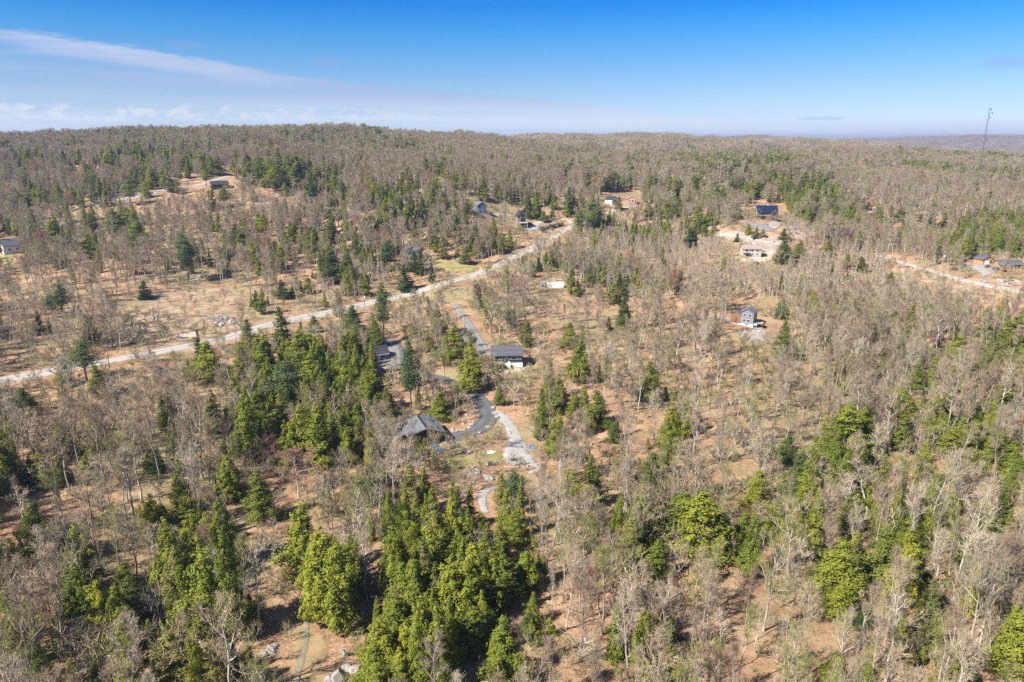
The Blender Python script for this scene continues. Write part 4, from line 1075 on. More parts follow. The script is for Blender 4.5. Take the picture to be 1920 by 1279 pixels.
def lump_mesh(name, sx, sy, sz, mat, seed, sub=3, rough=0.22, flat=False):
    r = np.random.default_rng(seed)
    bm = bmesh.new(); bmesh.ops.create_icosphere(bm, subdivisions=sub, radius=1.0)
    k = r.normal(0, 1.6, (9, 3)); ph = r.uniform(0, 6.28, 9)
    for v in bm.verts:
        c_ = np.array(v.co); s = 1 + rough * sum(math.sin(k[i] @ c_ * 1.4 + ph[i]) for i in range(9)) / 3.2
        if not flat: s = round(s * 7) / 7 * 0.5 + s * 0.5
        v.co = Vector((c_[0] * sx * s, c_[1] * sy * s, c_[2] * sz * s))
    m_ = bpy.data.meshes.new(name); bm.to_mesh(m_); bm.free()
    m_.materials.append(mat)
    return m_
def tarp_heap(name, px, py, size, rz, mat, label, cat, seed):
    p = g1(px, py)
    o = link(name, lump_mesh(name, size[0], size[1], size[2], M[mat], seed, 3, 0.2, True)); o.location = (p[0], p[1], p[2] + size[2] * 0.35); o.rotation_euler = (0, 0, rz)
    tag(o, label, cat); clear_round(p, max(size[:2]) + 1)
tarp_heap('tarp_heap', 824, 846, (1.9, 0.9, 0.7), 0.2, 'tarpblue', 'bright blue tarp over a heap below the low roofed cabin', 'tarp', 3)
tarp_heap('tarp_heap', 815, 838, (1.1, 0.8, 0.6), 0.4, 'tarpblue', 'small blue tarp tucked beside the cabin wall behind the larger blue tarp', 'tarp', 8)
tarp_heap('tarp_heap', 710, 696, (2.4, 1.0, 0.9), 0.35, 'tarpblue', 'bright blue tarp over a long heap beside the black roofed house', 'tarp', 4)
tarp_heap('tarp_heap', 998, 840, (0.9, 1.2, 0.6), 0.6, 'tarpblue', 'small sky blue tarp at the edge of the stone dust pad', 'tarp', 5)
tarp_heap('covered_boat', 1016, 536, (1.9, 3.2, 1.5), 0.25, 'tarpgrey', 'trailered boat under a grey blue cover beside the white shelter', 'boat', 6)
tarp_heap('covered_pile', 920, 849, (1.4, 0.9, 0.45), 0.1, 'tarpwhite', 'small heap under a white sheet on the rough lawn', 'heap', 7)
def shelter():
    p = g1(1041, 539)
    o = empty('tarp_shelter', p, R(6)); tag(o, 'white tarp shelter with arched roof in the brush', 'shelter')
    clear_round(p, 7)
    a = np.linspace(0, math.pi, 11)
    v, f = [], []
    for k, x in enumerate(np.linspace(-4.4, 4.4, 6)):
        for t in a: v.append((x, -math.cos(t) * 2.0, 0.2 + math.sin(t) ** 0.7 * 3.0 - (0.08 if k % 2 else 0)))
    for i in range(5):
        for j in range(10): f.append((i * 11 + j, i * 11 + j + 1, (i + 1) * 11 + j + 1, (i + 1) * 11 + j))
    f.append(tuple(range(10, -1, -1))); f.append(tuple(range(55, 66)))
    part('cover', mesh_from('cover', v, f, [M['tarpwhite']]), o)
    for x in (-4.5, 0.0, 4.5): part('hoop', tube_mesh('hoop', [([(x, -math.cos(t) * 2.06, 0.1 + math.sin(t) ** 0.7 * 3.08) for t in a], [0.05] * 11)], M['metal'], 5), o)
shelter()
def fire_pit():
    p = g1(963, 864)
    o = empty('fire_pit', p); tag(o, 'dark fire pit ring on the stone dust pad', 'fire pit')
    r = random.Random(3)
    for k in range(9):
        a = k * 2 * math.pi / 9
        part('ring_stone', lump_mesh('ring_stone', 0.3, 0.26, 0.24, M['darkrock'], 40 + k, 1), o, (math.cos(a) * 0.8, math.sin(a) * 0.8, 0.35))
    part('ash', box_mesh('ash', 1.1, 1.1, 0.1, M['black'], 0.2), o)
    part('log', tube_mesh('log', [([(-0.6, -0.3, 0.5), (0.6, 0.4, 0.6)], [0.13, 0.1])], M['black'], 6), o)
fire_pit()
def yard_seat(px, py, rz, label):
    p = g1(px, py)
    o = empty('garden_chair', (p[0], p[1], p[2] + 0.16), rz); tag(o, label, 'chair', 'chairs on the sand yard')
    part('seat', box_mesh('seat', 0.65, 0.65, 0.08, M['black'], 0.4), o)
    part('backrest', box_mesh('backrest', 0.65, 0.08, 0.7, M['black'], 0.45), o, (0, 0.33, 0), (R(-12), 0, 0))
    for x in (-0.28, 0.28):
        for y in (-0.28, 0.28): part('leg', box_mesh('leg', 0.07, 0.07, 0.4, M['black']), o, (x, y, 0))
for px, py, rz in ((947, 690, 0.4), (952, 693, 2.2), (958, 690, -0.5), (961, 693, 1.4)): yard_seat(px, py, rz, 'dark garden chair on the sand yard of the slate blue chalet')

ROCKS = {k: [lump_mesh('boulder_mesh', 1.0, 0.8, 0.62, M[k], 60 + i, 2, 0.34) for i in range(4)] for k in ('rock', 'pinkrock', 'darkrock')}
rk = random.Random(21)
def boulder(px, py, size, label, group, kind='rock', name='boulder'):
    p = g1(px, py)
    o = link(name, rk.choice(ROCKS[kind])); s = size
    o.location = (p[0], p[1], p[2] + 0.22 * s); o.scale = (s, s * rk.uniform(0.8, 1.2), s * rk.uniform(0.8, 1.25)); o.rotation_euler = (rk.uniform(-.3, .3), rk.uniform(-.3, .3), rk.uniform(0, 6.28))
    tag(o, label, 'boulder', group)
def rock_area(n, cx, cy, rx, ry, s0, s1, label, group, kind='rock'):
    for _ in range(n):
        a, d = rk.uniform(0, 6.28), math.sqrt(rk.uniform(0, 1))
        boulder(cx + rx * d * math.cos(a), cy + ry * d * math.sin(a), rk.uniform(s0, s1), label, group, kind)
rock_area(42, 252, 625, 17, 24, 0.5, 1.5, 'grey boulder in the big rock pile beside the cleared lot', 'boulders of the rock pile')
rock_area(26, 415, 603, 26, 13, 0.5, 1.3, 'grey boulder in the heap at the corner of the cleared lot', 'boulders heaped by the cleared lot')
rock_area(22, 886, 884, 15, 8, 0.35, 0.8, 'grey boulder in the stone heap below the rough lawn', 'boulders below the lawn')
for k in range(14): boulder(946 + k * 3.3 + rk.uniform(-1, 1), 875.5 + rk.uniform(-1, 1), rk.uniform(0.3, 0.6), 'pale boulder in the row edging the stone dust pad', 'boulders edging the pad', 'pinkrock')
for px, py, s in ((915, 871, 1.0), (923, 870, 0.9), (931, 869, 0.6), (916, 899, 1.5), (880, 848, .8), (866, 849, .7)): boulder(px, py, s, 'pale boulder at the margin of the rough lawn', 'boulders round the lawn')
for px, py in ((884, 797), (888, 790), (890, 783), (889, 775), (880, 802), (872, 806), (865, 809), (882, 771), (874, 778), (868, 795), (878, 790), (858, 806), (850, 808)): boulder(px + rk.uniform(-2, 2), py + rk.uniform(-2, 2), rk.uniform(0.4, 1.0), 'pale boulder on the inside bank of the curving asphalt drive', 'boulders inside the drive curve', 'pinkrock')
for px, py in ((929, 776), (932, 783), (915, 802), (900, 812), (886, 820), (880, 822), (862, 742), (870, 745), (925, 765)): boulder(px, py, rk.uniform(0.5, 0.9), 'grey boulder along the outer edge of the asphalt drive', 'boulders along the drive')
rock_area(30, 1500, 432, 30, 14, 0.6, 1.7, 'pink boulder on the blasted side of the knoll', 'boulders on the knoll', 'pinkrock')
rock_area(26, 1415, 452, 48, 8, 0.5, 1.3, 'pink boulder on the stony bank above the cream bungalow', 'boulders on the bank', 'pinkrock')
rock_area(24, 1412, 635, 26, 17, 0.4, 1.2, 'pale boulder in the rock spill below the twin gabled house', 'boulders of the rock spill')
rock_area(20, 1890, 529, 26, 6, 0.5, 1.3, 'pink boulder on the bank under the timber bungalow', 'boulders under the timber bungalow', 'pinkrock')
for px, py, s in ((508, 1222, 1.2), (500, 1228, 0.8), (514, 1214, 0.7)): boulder(px, py, s, 'pale boulder left of the woods track in dry grass' .replace('left of', 'beside'), 'boulders by the woods track')
for px, py, s in ((632, 1275, 1.6), (617, 1280, 1.2), (650, 1252, 0.8), (664, 1256, 0.9), (648, 1228, .6), (641, 1222, .5)): boulder(px, py, s, 'pale boulder at the foot of the evergreen stand by the dry clearing', 'boulders by the dry clearing')
rock_area(10, 375, 520, 16, 5, 0.5, 1.2, 'grey boulder on the bare ledge above the cleared lot', 'boulders on the ledge')
# dark road cut
for k, (px, py, s) in enumerate(((1018, 432, 3.2), (1026, 430, 3.6), (1034, 427, 3.4), (1042, 425, 3.2), (1050, 423, 2.6), (1022, 436, 2.2))):
    boulder(px, py, s, 'dark rock outcrop in the road cut below the tall gabled house', 'outcrops of the road cut', 'darkrock', 'rock_outcrop')
# dead wood: brush heap, felled and leaning trunks
def heap_of_branches(px, py, rad, hgt, n, label, seed):
    r = np.random.default_rng(seed); t = TB()
    for _ in range(n):
        a = r.uniform(0, 6.28); d = rad * math.sqrt(r.uniform(0, 1))
        c_ = np.array([math.cos(a) * d, math.sin(a) * d, hgt * (1 - d / rad) * r.uniform(0, 1)])
        dr = unit(r.normal(0, 1, 3) * [1, 1, 0.35]); L = r.uniform(0.8, 3.2)
        t.tube(np.array([c_ - dr * L / 2, c_ + r.normal(0, 0.1, 3), c_ + dr * L / 2]), [0.07, 0.05, 0.015], 3)
    p = g1(px, py); o = link('brush_heap', t.mesh('brush_heap', [M['deadwood']])); o.location = (p[0], p[1], p[2] + 0.2)
    tag(o, label, 'brush heap'); clear_round(p, rad)
heap_of_branches(405, 598, 6.5, 2.4, 420, 'bleached brush heap beside the cleared lot boulders', 1)
heap_of_branches(308, 592, 4.0, 1.3, 160, 'low brush heap under the dead leaning trunks of the cleared lot', 2)
def trunk_log(a, b, za, zb, r0, label, mat='deadwood'):
    A_, B_ = g1(*a), g1(*b)
    o = empty('fallen_tree', A_); tag(o, label, 'fallen tree')
    P0 = np.array([0, 0, za]); P1 = B_ - A_ + np.array([0, 0, zb])
    part('trunk', tube_mesh('trunk', [([P0, (P0 + P1) / 2 + [0, 0, 0.1], P1], [r0, r0 * 0.75, r0 * 0.35])], M[mat], 6), o)
    t = TB(); r = np.random.default_rng(int(a[0]))
    for k in range(9):
        s = r.uniform(0.55, 1.0); q = P0 * (1 - s) + P1 * s
        t.tube(np.array([q, q + unit(P1 - P0) * 1.2 + r.normal(0, 0.5, 3), q + unit(P1 - P0) * 2.2 + r.normal(0, 0.9, 3)]), [0.06, 0.04, 0.015], 3)
    part('branch', t.mesh('branch', [M[mat]]), o)
trunk_log((424, 1210), (500, 1178), 0.2, 5.5, 0.14, 'pale dead trunk leaning up beside the small spruce of the lower woods')
trunk_log((283, 607), (250, 580), 0.4, 0.6, 0.25, 'dead trunk lying across the cleared lot')
trunk_log((287, 604), (283, 580), 0.5, 2.6, 0.2, 'dead trunk propped upright on the brush heap of the cleared lot')
trunk_log((294, 603), (290, 582), 0.5, 2.2, 0.18, 'dead forked trunk propped on the brush heap')
trunk_log((1130, 770), (1085, 790), 0.3, 0.5, 0.18, 'dead trunk lying in the leaf litter of the middle woods')
trunk_log((1820, 1230), (1845, 1190), 0.2, 4.5, 0.16, 'bleached snapped trunk leaning among the lower bare trees')

# ------------------------------------------------------------------ trees
# evergreens one can tell apart: x, top y, foot y, crown width in photo pixels; tone and kind follow
Y_, B_, G_, D_, O_, P_ = 'yellow green', 'bright green', 'mid green', 'dark green', 'olive', 'blue green'
NEAR = {
 (B_, 'cedar'): [(163,980,1110,52),(160,1060,1175,60),(287,935,1000,30),(305,950,1010,30),(330,970,1120,55),(362,935,1005,45),(350,945,1010,50),(393,960,1020,40),(412,1075,1185,45),(440,1000,1190,50),(425,935,1060,45),
   (573,940,1080,60),(590,1020,1105,45),(778,980,1045,35),(743,993,1090,50),(817,970,1085,50),(853,1005,1080,60),(905,1010,1085,45),(943,1040,1125,55),(983,1032,1105,40),(777,1050,1140,55),
   (850,1043,1175,60),(757,1057,1155,55),(797,1140,1240,60),(887,1137,1220,50),(900,1100,1165,45),(777,1177,1260,60),(727,1193,1290,60),(753,1237,1320,55),(650,1020,1105,55),(663,1047,1112,40),
   (1070,877,927,35),(1393,955,1022,40),(1450,940,1005,40),(1785,1205,1265,55),(500,620,715,45),(580,625,670,30),(583,665,735,45),(602,645,710,30),(630,672,725,22),(662,683,750,30),
   (712,715,765,30),(572,760,868,50),(600,775,872,55),(655,790,838,50),(533,820,875,40),(882,640,730,38),(477,770,838,50),(520,768,825,40),(433,855,935,40),(120,793,855,40),(1253,770,845,30),(1118,732,795,37),
   (1068,605,650,27),(1085,637,715,37),(1585,757,855,70),(1610,770,835,50),(1735,780,825,35),(1757,785,825,30),(1817,787,855,60),(1850,800,865,50),(1890,825,895,50),(1870,722,782,50),(1792,630,674,38),(1560,785,858,45)],
 (Y_, 'cedar'): [(200,1087,1185,50),(225,1100,1192,45),(248,1215,1305,50),(610,985,1155,70),(640,1010,1175,60),(390,1007,1185,65),(807,932,1005,40),(887,1018,1135,55),(837,1080,1170,50),(747,1113,1205,60),
   (713,1160,1268,60),(703,1210,1300,60),(787,1223,1310,55),(833,1240,1320,50),(707,1247,1330,50),(1010,1183,1207,25),(1275,925,1012,70),(1310,920,1032,84),(1345,960,1034,60),(1230,1010,1078,40),
   (1417,883,952,40),(1478,962,1002,30),(1580,890,927,40),(1595,870,907,30),(1565,1012,1112,70),(1570,1090,1160,40),(1910,1130,1268,70),(1563,1225,1310,45),(1890,850,902,70),(165,855,902,30),
   (470,725,858,45),(392,642,708,45),(495,650,720,40),(650,690,750,45),(640,770,835,50),(1080,740,784,27),(1270,805,848,25),(1865,810,875,60),(1780,800,855,45),(103,413,452,35),(70,418,442,22),(217,390,432,35),(240,388,422,30),(867,1145,1215,50),(430,880,932,40)],
 (G_, 'hemlock'): [(77,937,1050,55),(493,880,972,45),(240,1055,1118,40),(85,1210,1305,40),(115,985,1052,30),(817,990,1060,40),(903,963,1012,35),(937,983,1052,35),(963,958,1022,35),(998,1063,1102,25),
   (1115,880,938,25),(1650,990,1084,60),(1707,967,1034,55),(1688,728,794,40),(1685,770,844,28),(1783,742,778,30),(1897,593,654,42),(1912,600,658,30),(1855,637,676,28),(1702,570,634,27),(1845,576,632,28),(1467,603,668,27),
   (1217,680,750,35),(987,602,648,22),(565,625,695,50),(565,660,725,40),(705,600,648,26),(668,612,654,50),(853,608,668,32),(825,735,784,35),(485,735,820,50),(512,775,830,40),(186,685,738,32),(124,680,724,30),(197,785,856,38),
   (457,650,708,30),(77,850,910,40),(10,790,915,50),(30,860,915,40),(935,722,758,18),(803,630,658,18),(1715,680,734,22),(1745,668,730,22),(1902,655,686,22),(167,438,482,28),(258,398,457,30),(172,400,428,45),(585,425,468,30),(620,417,453,30),(552,420,453,22),
   (1475,925,990,40),(1015,728,820,20),(692,695,770,40),(872,462,494,25)],
 (D_, 'hemlock'): [(25,1045,1090,55),(250,1080,1155,50),(753,940,1010,55),(1222,850,908,45),(1255,1165,1205,40),(993,1150,1195,40),(700,890,935,40),(1493,850,934,45),(1563,875,917,25),(1873,940,998,35),(1617,1140,1175,35),(1735,1075,1115,50),
   (662,572,620,42),(590,592,622,25),(700,730,764,30),(330,805,844,25),(620,470,525,30),(652,478,530,30),(625,470,528,40),(1580,545,574,14),(1466,562,595,22),(1168,545,618,22),(1475,815,865,30),(1150,795,828,25),(50,728,775,40),(295,840,885,30),(443,420,458,35),(1295,427,462,30),(1468,450,492,30),(180,1250,1295,30),(375,1245,1300,30),(1830,707,748,28),(1757,640,660,28)],
 (O_, 'hemlock'): [(325,1187,1265,60),(1180,970,1054,50),(1187,985,1064,45),(1643,937,988,40),(1745,1150,1220,45),(1760,1110,1145,40),(1700,1215,1255,40),(402,730,806,30),(1148,530,568,20),(515,450,478,22),(647,432,450,15),(830,440,484,15),(940,885,950,25),(468,598,660,30)],
 (P_, 'pine'): [(163,639,710,48),(120,526,596,30),(100,552,594,30),(772,625,772,40),(720,513,637,30),(542,680,775,60),(965,885,960,40),(863,955,1004,25),(728,452,504,27),(510,710,770,40),(1110,373,438,40),(1085,395,442,26),(353,440,524,30),(355,447,520,25),(345,437,492,22)],
 (D_, 'spruce'): [(437,1200,1258,35),(285,1188,1232,25),(378,618,704,22),(530,575,655,35),(77,583,625,18),(1066,350,398,17),(1915,735,768,22),(1538,873,892,15),(1565,742,768,15),(810,485,528,12),(480,545,574,35),(272,526,558,22),(777,470,508,20),(760,495,542,30),(680,443,484,25),(1122,490,532,25),(1083,522,553,18),(1148,530,558,14),(1175,517,553,18)],
}
MID = {
 (G_, 'cedar'): [(18,277,302,15),(32,280,302,15),(36,297,320,15),(52,282,310,15),(70,277,307,20),(50,312,340,15),(122,291,307,12),(146,286,308,18),(133,303,328,20),(166,309,333,12),(62,338,378,30),(80,350,381,20),(37,361,388,18),(110,345,378,35),(137,353,381,18),(179,329,368,18),(160,347,371,18),(200,350,384,16),
   (205,288,314,30),(192,275,303,15),(222,272,298,18),(240,275,297,15),(268,277,319,22),(259,273,303,15),(290,274,300,30),(317,278,301,20),(250,313,349,15),(275,338,369,14),(285,316,348,20),(358,286,313,22),(345,295,318,20),(378,285,318,15),(395,292,324,20),(410,292,326,22),(387,318,349,12),(322,333,359,20),(335,340,362,15),(400,348,391,14),(422,353,388,18),(245,338,384,18),
   (467,285,344,20),(443,280,324,12),(488,290,349,20),(507,295,349,18),(525,272,334,25),(543,290,344,22),(557,287,344,22),(552,312,354,30),(570,297,344,22),(515,312,359,20),(583,300,349,22),(585,322,381,25),(595,310,354,20),(617,307,344,15),(630,307,339,15),(535,342,366,20),(645,342,373,17),(627,330,369,15),(622,370,408,27),(635,392,423,15),
   (695,327,369,18),(703,343,378,15),(720,350,381,18),(733,360,381,20),(752,337,361,18),(767,342,365,15),(778,345,363,15),(750,370,405,15),(722,375,423,15),(765,382,423,18),(780,385,423,16),(793,370,418,18),(697,400,431,20),(495,402,443,15),
   (850,327,353,13),(870,332,363,17),(904,337,373,17),(821,305,330,13),(802,307,328,10),(850,368,398,15),(837,370,398,12),(932,430,453,10),(944,438,458,8),(580,520,548,20),(530,525,558,30),
   (962,287,305,10),(980,284,303,12),(988,295,313,12),(1008,290,321,20),(998,290,315,14),(1176,290,318,10),(1213,297,321,8),(1245,296,312,10),(1086,290,315,10),(1067,312,330,15),(1102,320,353,16),(1114,318,348,14),(1150,322,353,14),(1176,325,348,12),(1218,328,358,12),(1255,335,358,10),(1265,337,373,20),(1275,337,368,12),(1299,327,361,14),(1312,320,348,10),(1337,340,378,20),(1315,347,368,12),
   (990,370,408,14),(1004,365,408,16),(1035,385,411,8),(1020,395,415,17),(1122,395,438,30),(1160,367,392,12),(1216,380,405,17),(1247,375,408,28),(1272,370,406,18),(1252,417,435,12),(1307,382,428,20),(1335,392,421,20),(1320,420,443,14),(1305,405,433,15),(1382,332,363,22),(1370,340,373,18),(1397,340,368,18),(1417,337,365,20),(1355,347,378,18),(1385,390,410,18),
   (1447,315,353,15),(1477,320,358,18),(1505,322,363,27),(1472,340,368,25),(1527,340,363,16),(1547,330,351,18),(1645,382,408,15),(1657,400,421,22),(1685,390,415,15),(1690,415,443,14),(1696,400,411,8),(1725,401,416,10),(1768,402,428,16),(1812,402,418,8),(1628,378,393,12),(1497,450,483,18),(1550,452,478,18),(1588,475,503,22),(1612,480,508,35),(1668,510,538,14),(1917,410,453,10),(1403,420,440,9),(1417,424,444,11),(1430,429,446,9),(1382,436,453,9),(1468,428,450,13),(1340,420,436,9),(1010,482,508,8),(1220,497,515,6),(1277,500,521,6)],
}
tr = random.Random(77)
def inside_img(px, py, polys):
    P = np.stack([np.atleast_1d(px), np.atleast_1d(py)], -1)
    r_ = np.zeros(len(P), bool)
    for q in polys: r_ |= inside(P, np.array(q, float))
    return r_
def near_words(x, y):
    best = min(LAND, key=lambda l: (l[0] - x) ** 2 + (l[1] - y) ** 2)
    d = math.hypot(best[0] - x, best[1] - y)
    return ('close beside ' if d < 18 else 'in the woods round ' if d < 45 else 'not far from ') + best[2]
for px, py, wd in ((905, 770, 'the asphalt drive curve'), (985, 860, 'the stone dust pad'), (870, 860, 'the rough lawn'), (560, 1230, 'the woods track'), (330, 600, 'the cleared lot'), (100, 696, 'the lower gravel road'), (500, 612, 'the gravel road bend'), (930, 500, 'the gravel road climb'),
                   (1740, 507, 'the valley road'), (1250, 1150, 'the open lower slope'), (1700, 1150, 'the pale lower woods'), (120, 1120, 'the red budding maple'), (850, 1150, 'the dense evergreen stand'), (1660, 820, 'the gully evergreens'), (1250, 800, 'the leaf strewn hollow'), (620, 720, 'the evergreen grove'), (150, 880, 'the shady woods'), (1480, 560, 'the birch thicket'), (1300, 1000, 'the broad golden crown'), (1900, 640, 'the far brush slope'),
                   (250, 450, 'the grey hardwood stand'), (1040, 538, 'the white tarp shelter'), (340, 760, 'the bleached dead tree')):
    q = g1(px, py); LAND.append((q[0], q[1], wd))
count = {}
def form_word(q): return 'slender' if q < 0.17 else 'full' if q > 0.25 else 'pointed'
def size_word(h): return 'young' if h < 6 else 'small' if h < 10 else 'tall' if h < 17 else 'very tall'
def plant(kind, name, idx, p, sxy, sz, rz, label, cat, mats=(None, None), tilt=(0, 0)):
    t, c_ = PROTO[kind][idx]
    o = empty(name, (p[0], p[1], p[2]), rz)
    o.scale = (sxy, sxy, sz); o.rotation_euler = (tilt[0], tilt[1], rz)
    tag(o, label, cat, 'look-alikes: ' + label)
    a = bpy.data.objects.new('trunk', t); b = bpy.data.objects.new('crown', c_)
    for q, m_ in ((a, mats[0]), (b, mats[1])):
        col.objects.link(q); q.parent = o
        if m_ is not None:
            q.material_slots[0].link = 'OBJECT'; q.material_slots[0].material = m_
    return o
NAMES = {'cedar': ('cedar_tree', 'cedar'), 'hemlock': ('hemlock_tree', 'hemlock'), 'pine': ('pine_tree', 'pine'), 'spruce': ('spruce_tree', 'spruce')}
CON_BOX = []
CON_POS = []     # (x, y, crown radius) of every placed evergreen
def plant_conifers(table, far):
    for (tone, kind), rows in table.items():
        arr = np.array(rows, float)
        G = ground(arr[:, 0], arr[:, 2] + 0.05 * (arr[:, 2] - arr[:, 1]))
        for (x, yt, yb, wpx), p in zip(rows, G):
            _, _, dep = project(p)
            # height whose top projects to yt
            lo, hi = 1.0, 40.0
            for _ in range(30):
                mid = (lo + hi) / 2
                if project(p + np.array([0, 0, mid]))[1] > yt: lo = mid
                else: hi = mid
            h = min(max(lo, 3.0), 27.0)
            rad = max(0.8, wpx / 2 / F_PX * dep * (1.02 if kind == 'pine' else 1.45 if far else 1.32))
            rad = min(rad, h * 0.42)
            k2, tone2 = kind, tone
            if far:
                k2 = tr.choice(['cedar', 'cedar', 'hemlock', 'pine', 'spruce']); tone2 = tr.choice([G_, G_, G_, B_, B_, D_, O_])
            idx = tr.randrange(len(PROTO[k2]))
            nm, cat = NAMES[k2]
            base_r = CO_R * (0.8 if k2 == 'spruce' else 1.0)
            if rad / h > 0.31 and k2 == 'cedar':
                k2 = 'hemlock'; tone2 = B_ if tone2 == Y_ else tone2; idx = tr.randrange(len(PROTO[k2])); nm, cat = NAMES[k2]; base_r = CO_R
            lb = '%s %s %s %s tree %s' % (size_word(h), form_word(rad / h), tone2, cat, near_words(p[0], p[1]))
            plant(k2, nm, idx, p, rad / base_r, h / CO_H, tr.uniform(0, 6.28), lb, cat + ' tree', (None, M['leaf ' + tone2]))
            CON_POS.append((p[0], p[1], rad)); CON_BOX.append((x - wpx * 0.42, x + wpx * 0.42, yt, yt + (yb - yt) * 0.8, dep))
plant_conifers(NEAR, False)
plant_conifers(MID, True)
CON_POS = np.array(CON_POS)

# where the photo shows open ground or things that trees must not hide (checked along a tree's whole height in the picture)
KEEP = [[(915, 640), (1010, 640), (1010, 705), (915, 705)], [(750, 765), (850, 775), (850, 850), (760, 845)], [(1368, 566), (1445, 566), (1445, 660), (1368, 660)], [(1380, 452), (1470, 452), (1470, 492), (1380, 492)],
        [(1405, 385), (1465, 385), (1492, 412), (1525, 430), (1538, 452), (1340, 450), (1380, 425)], [(958, 385), (1062, 398), (1068, 428), (990, 440), (955, 430)], [(885, 374), (935, 374), (935, 406), (885, 406)], [(1130, 362), (1200, 362), (1200, 388), (1130, 388)],
        [(0, 440), (30, 440), (30, 500), (0, 500)], [(385, 330), (440, 330), (440, 358), (385, 358)], [(805, 478), (900, 486), (890, 512), (810, 500)],
        [(1825, 478), (1918, 484), (1918, 536), (1800, 532), (1800, 492)], [(1660, 482), (1850, 530), (1850, 548), (1660, 500)], [(1003, 518), (1062, 518), (1062, 545), (1003, 545)], [(1831, 356), (1841, 356), (1841, 365), (1831, 365)], [(930, 765), (1020, 850), (1020, 895), (820, 885), (830, 840), (905, 810)],
        [(800, 700), (925, 740), (925, 815), (840, 835), (840, 800), (880, 770)], [(845, 565), (920, 650), (905, 670), (840, 580)], [(722, 640), (757, 645), (757, 700), (702, 702)],
        [(545, 1160), (660, 1200), (690, 1279), (520, 1279)], [(480, 950), (575, 1010), (585, 1160), (500, 1180)], [(930, 690), (1010, 700), (1010, 800), (940, 770)], [(890, 905), (945, 905), (940, 970), (890, 965)]]
KEEP_LOOSE = [[(0, 700), (480, 612), (480, 640), (0, 730)], [(480, 612), (870, 515), (870, 535), (480, 640)], [(870, 515), (1075, 415), (1085, 430), (870, 535)], [(255, 365), (440, 325), (440, 345), (255, 380)], [(225, 560), (460, 545), (480, 630), (240, 655)]]
# thinner woods, pixel polygon -> density factor
THIN = [([(490, 620), (600, 600), (720, 690), (735, 760), (700, 860), (480, 860), (470, 720)], 0.22), ([(700, 960), (800, 930), (970, 950), (1000, 1090), (900, 1200), (860, 1279), (690, 1279), (730, 1000)], 0.12), ([(1120, 560), (1500, 560), (1560, 700), (1540, 860), (1400, 1000), (1230, 880), (1000, 700), (980, 560)], 0.40), ([(0, 500), (260, 520), (420, 500), (640, 520), (640, 570), (300, 600), (0, 690)], 0.5), ([(1000, 700), (1120, 700), (1060, 900), (1000, 880)], 0.5),
        ([(1360, 1080), (1620, 1080), (1620, 1279), (1340, 1279)], 0.6), ([(430, 920), (600, 900), (620, 1100), (600, 1279), (430, 1279)], 0.35), ([(1620, 500), (1920, 560), (1920, 620), (1620, 560)], 0.5), ([(0, 690), (480, 620), (440, 800), (0, 800)], 0.7)]
BIRCH = [[(1060, 440), (1290, 430), (1330, 465), (1640, 480), (1660, 505), (1920, 560), (1920, 590), (1560, 580), (1300, 560), (1100, 500)], [(470, 370), (640, 380), (620, 420), (470, 420)], [(600, 500), (740, 500), (720, 580), (560, 590)], [(0, 560), (130, 560), (200, 640), (0, 690)]]
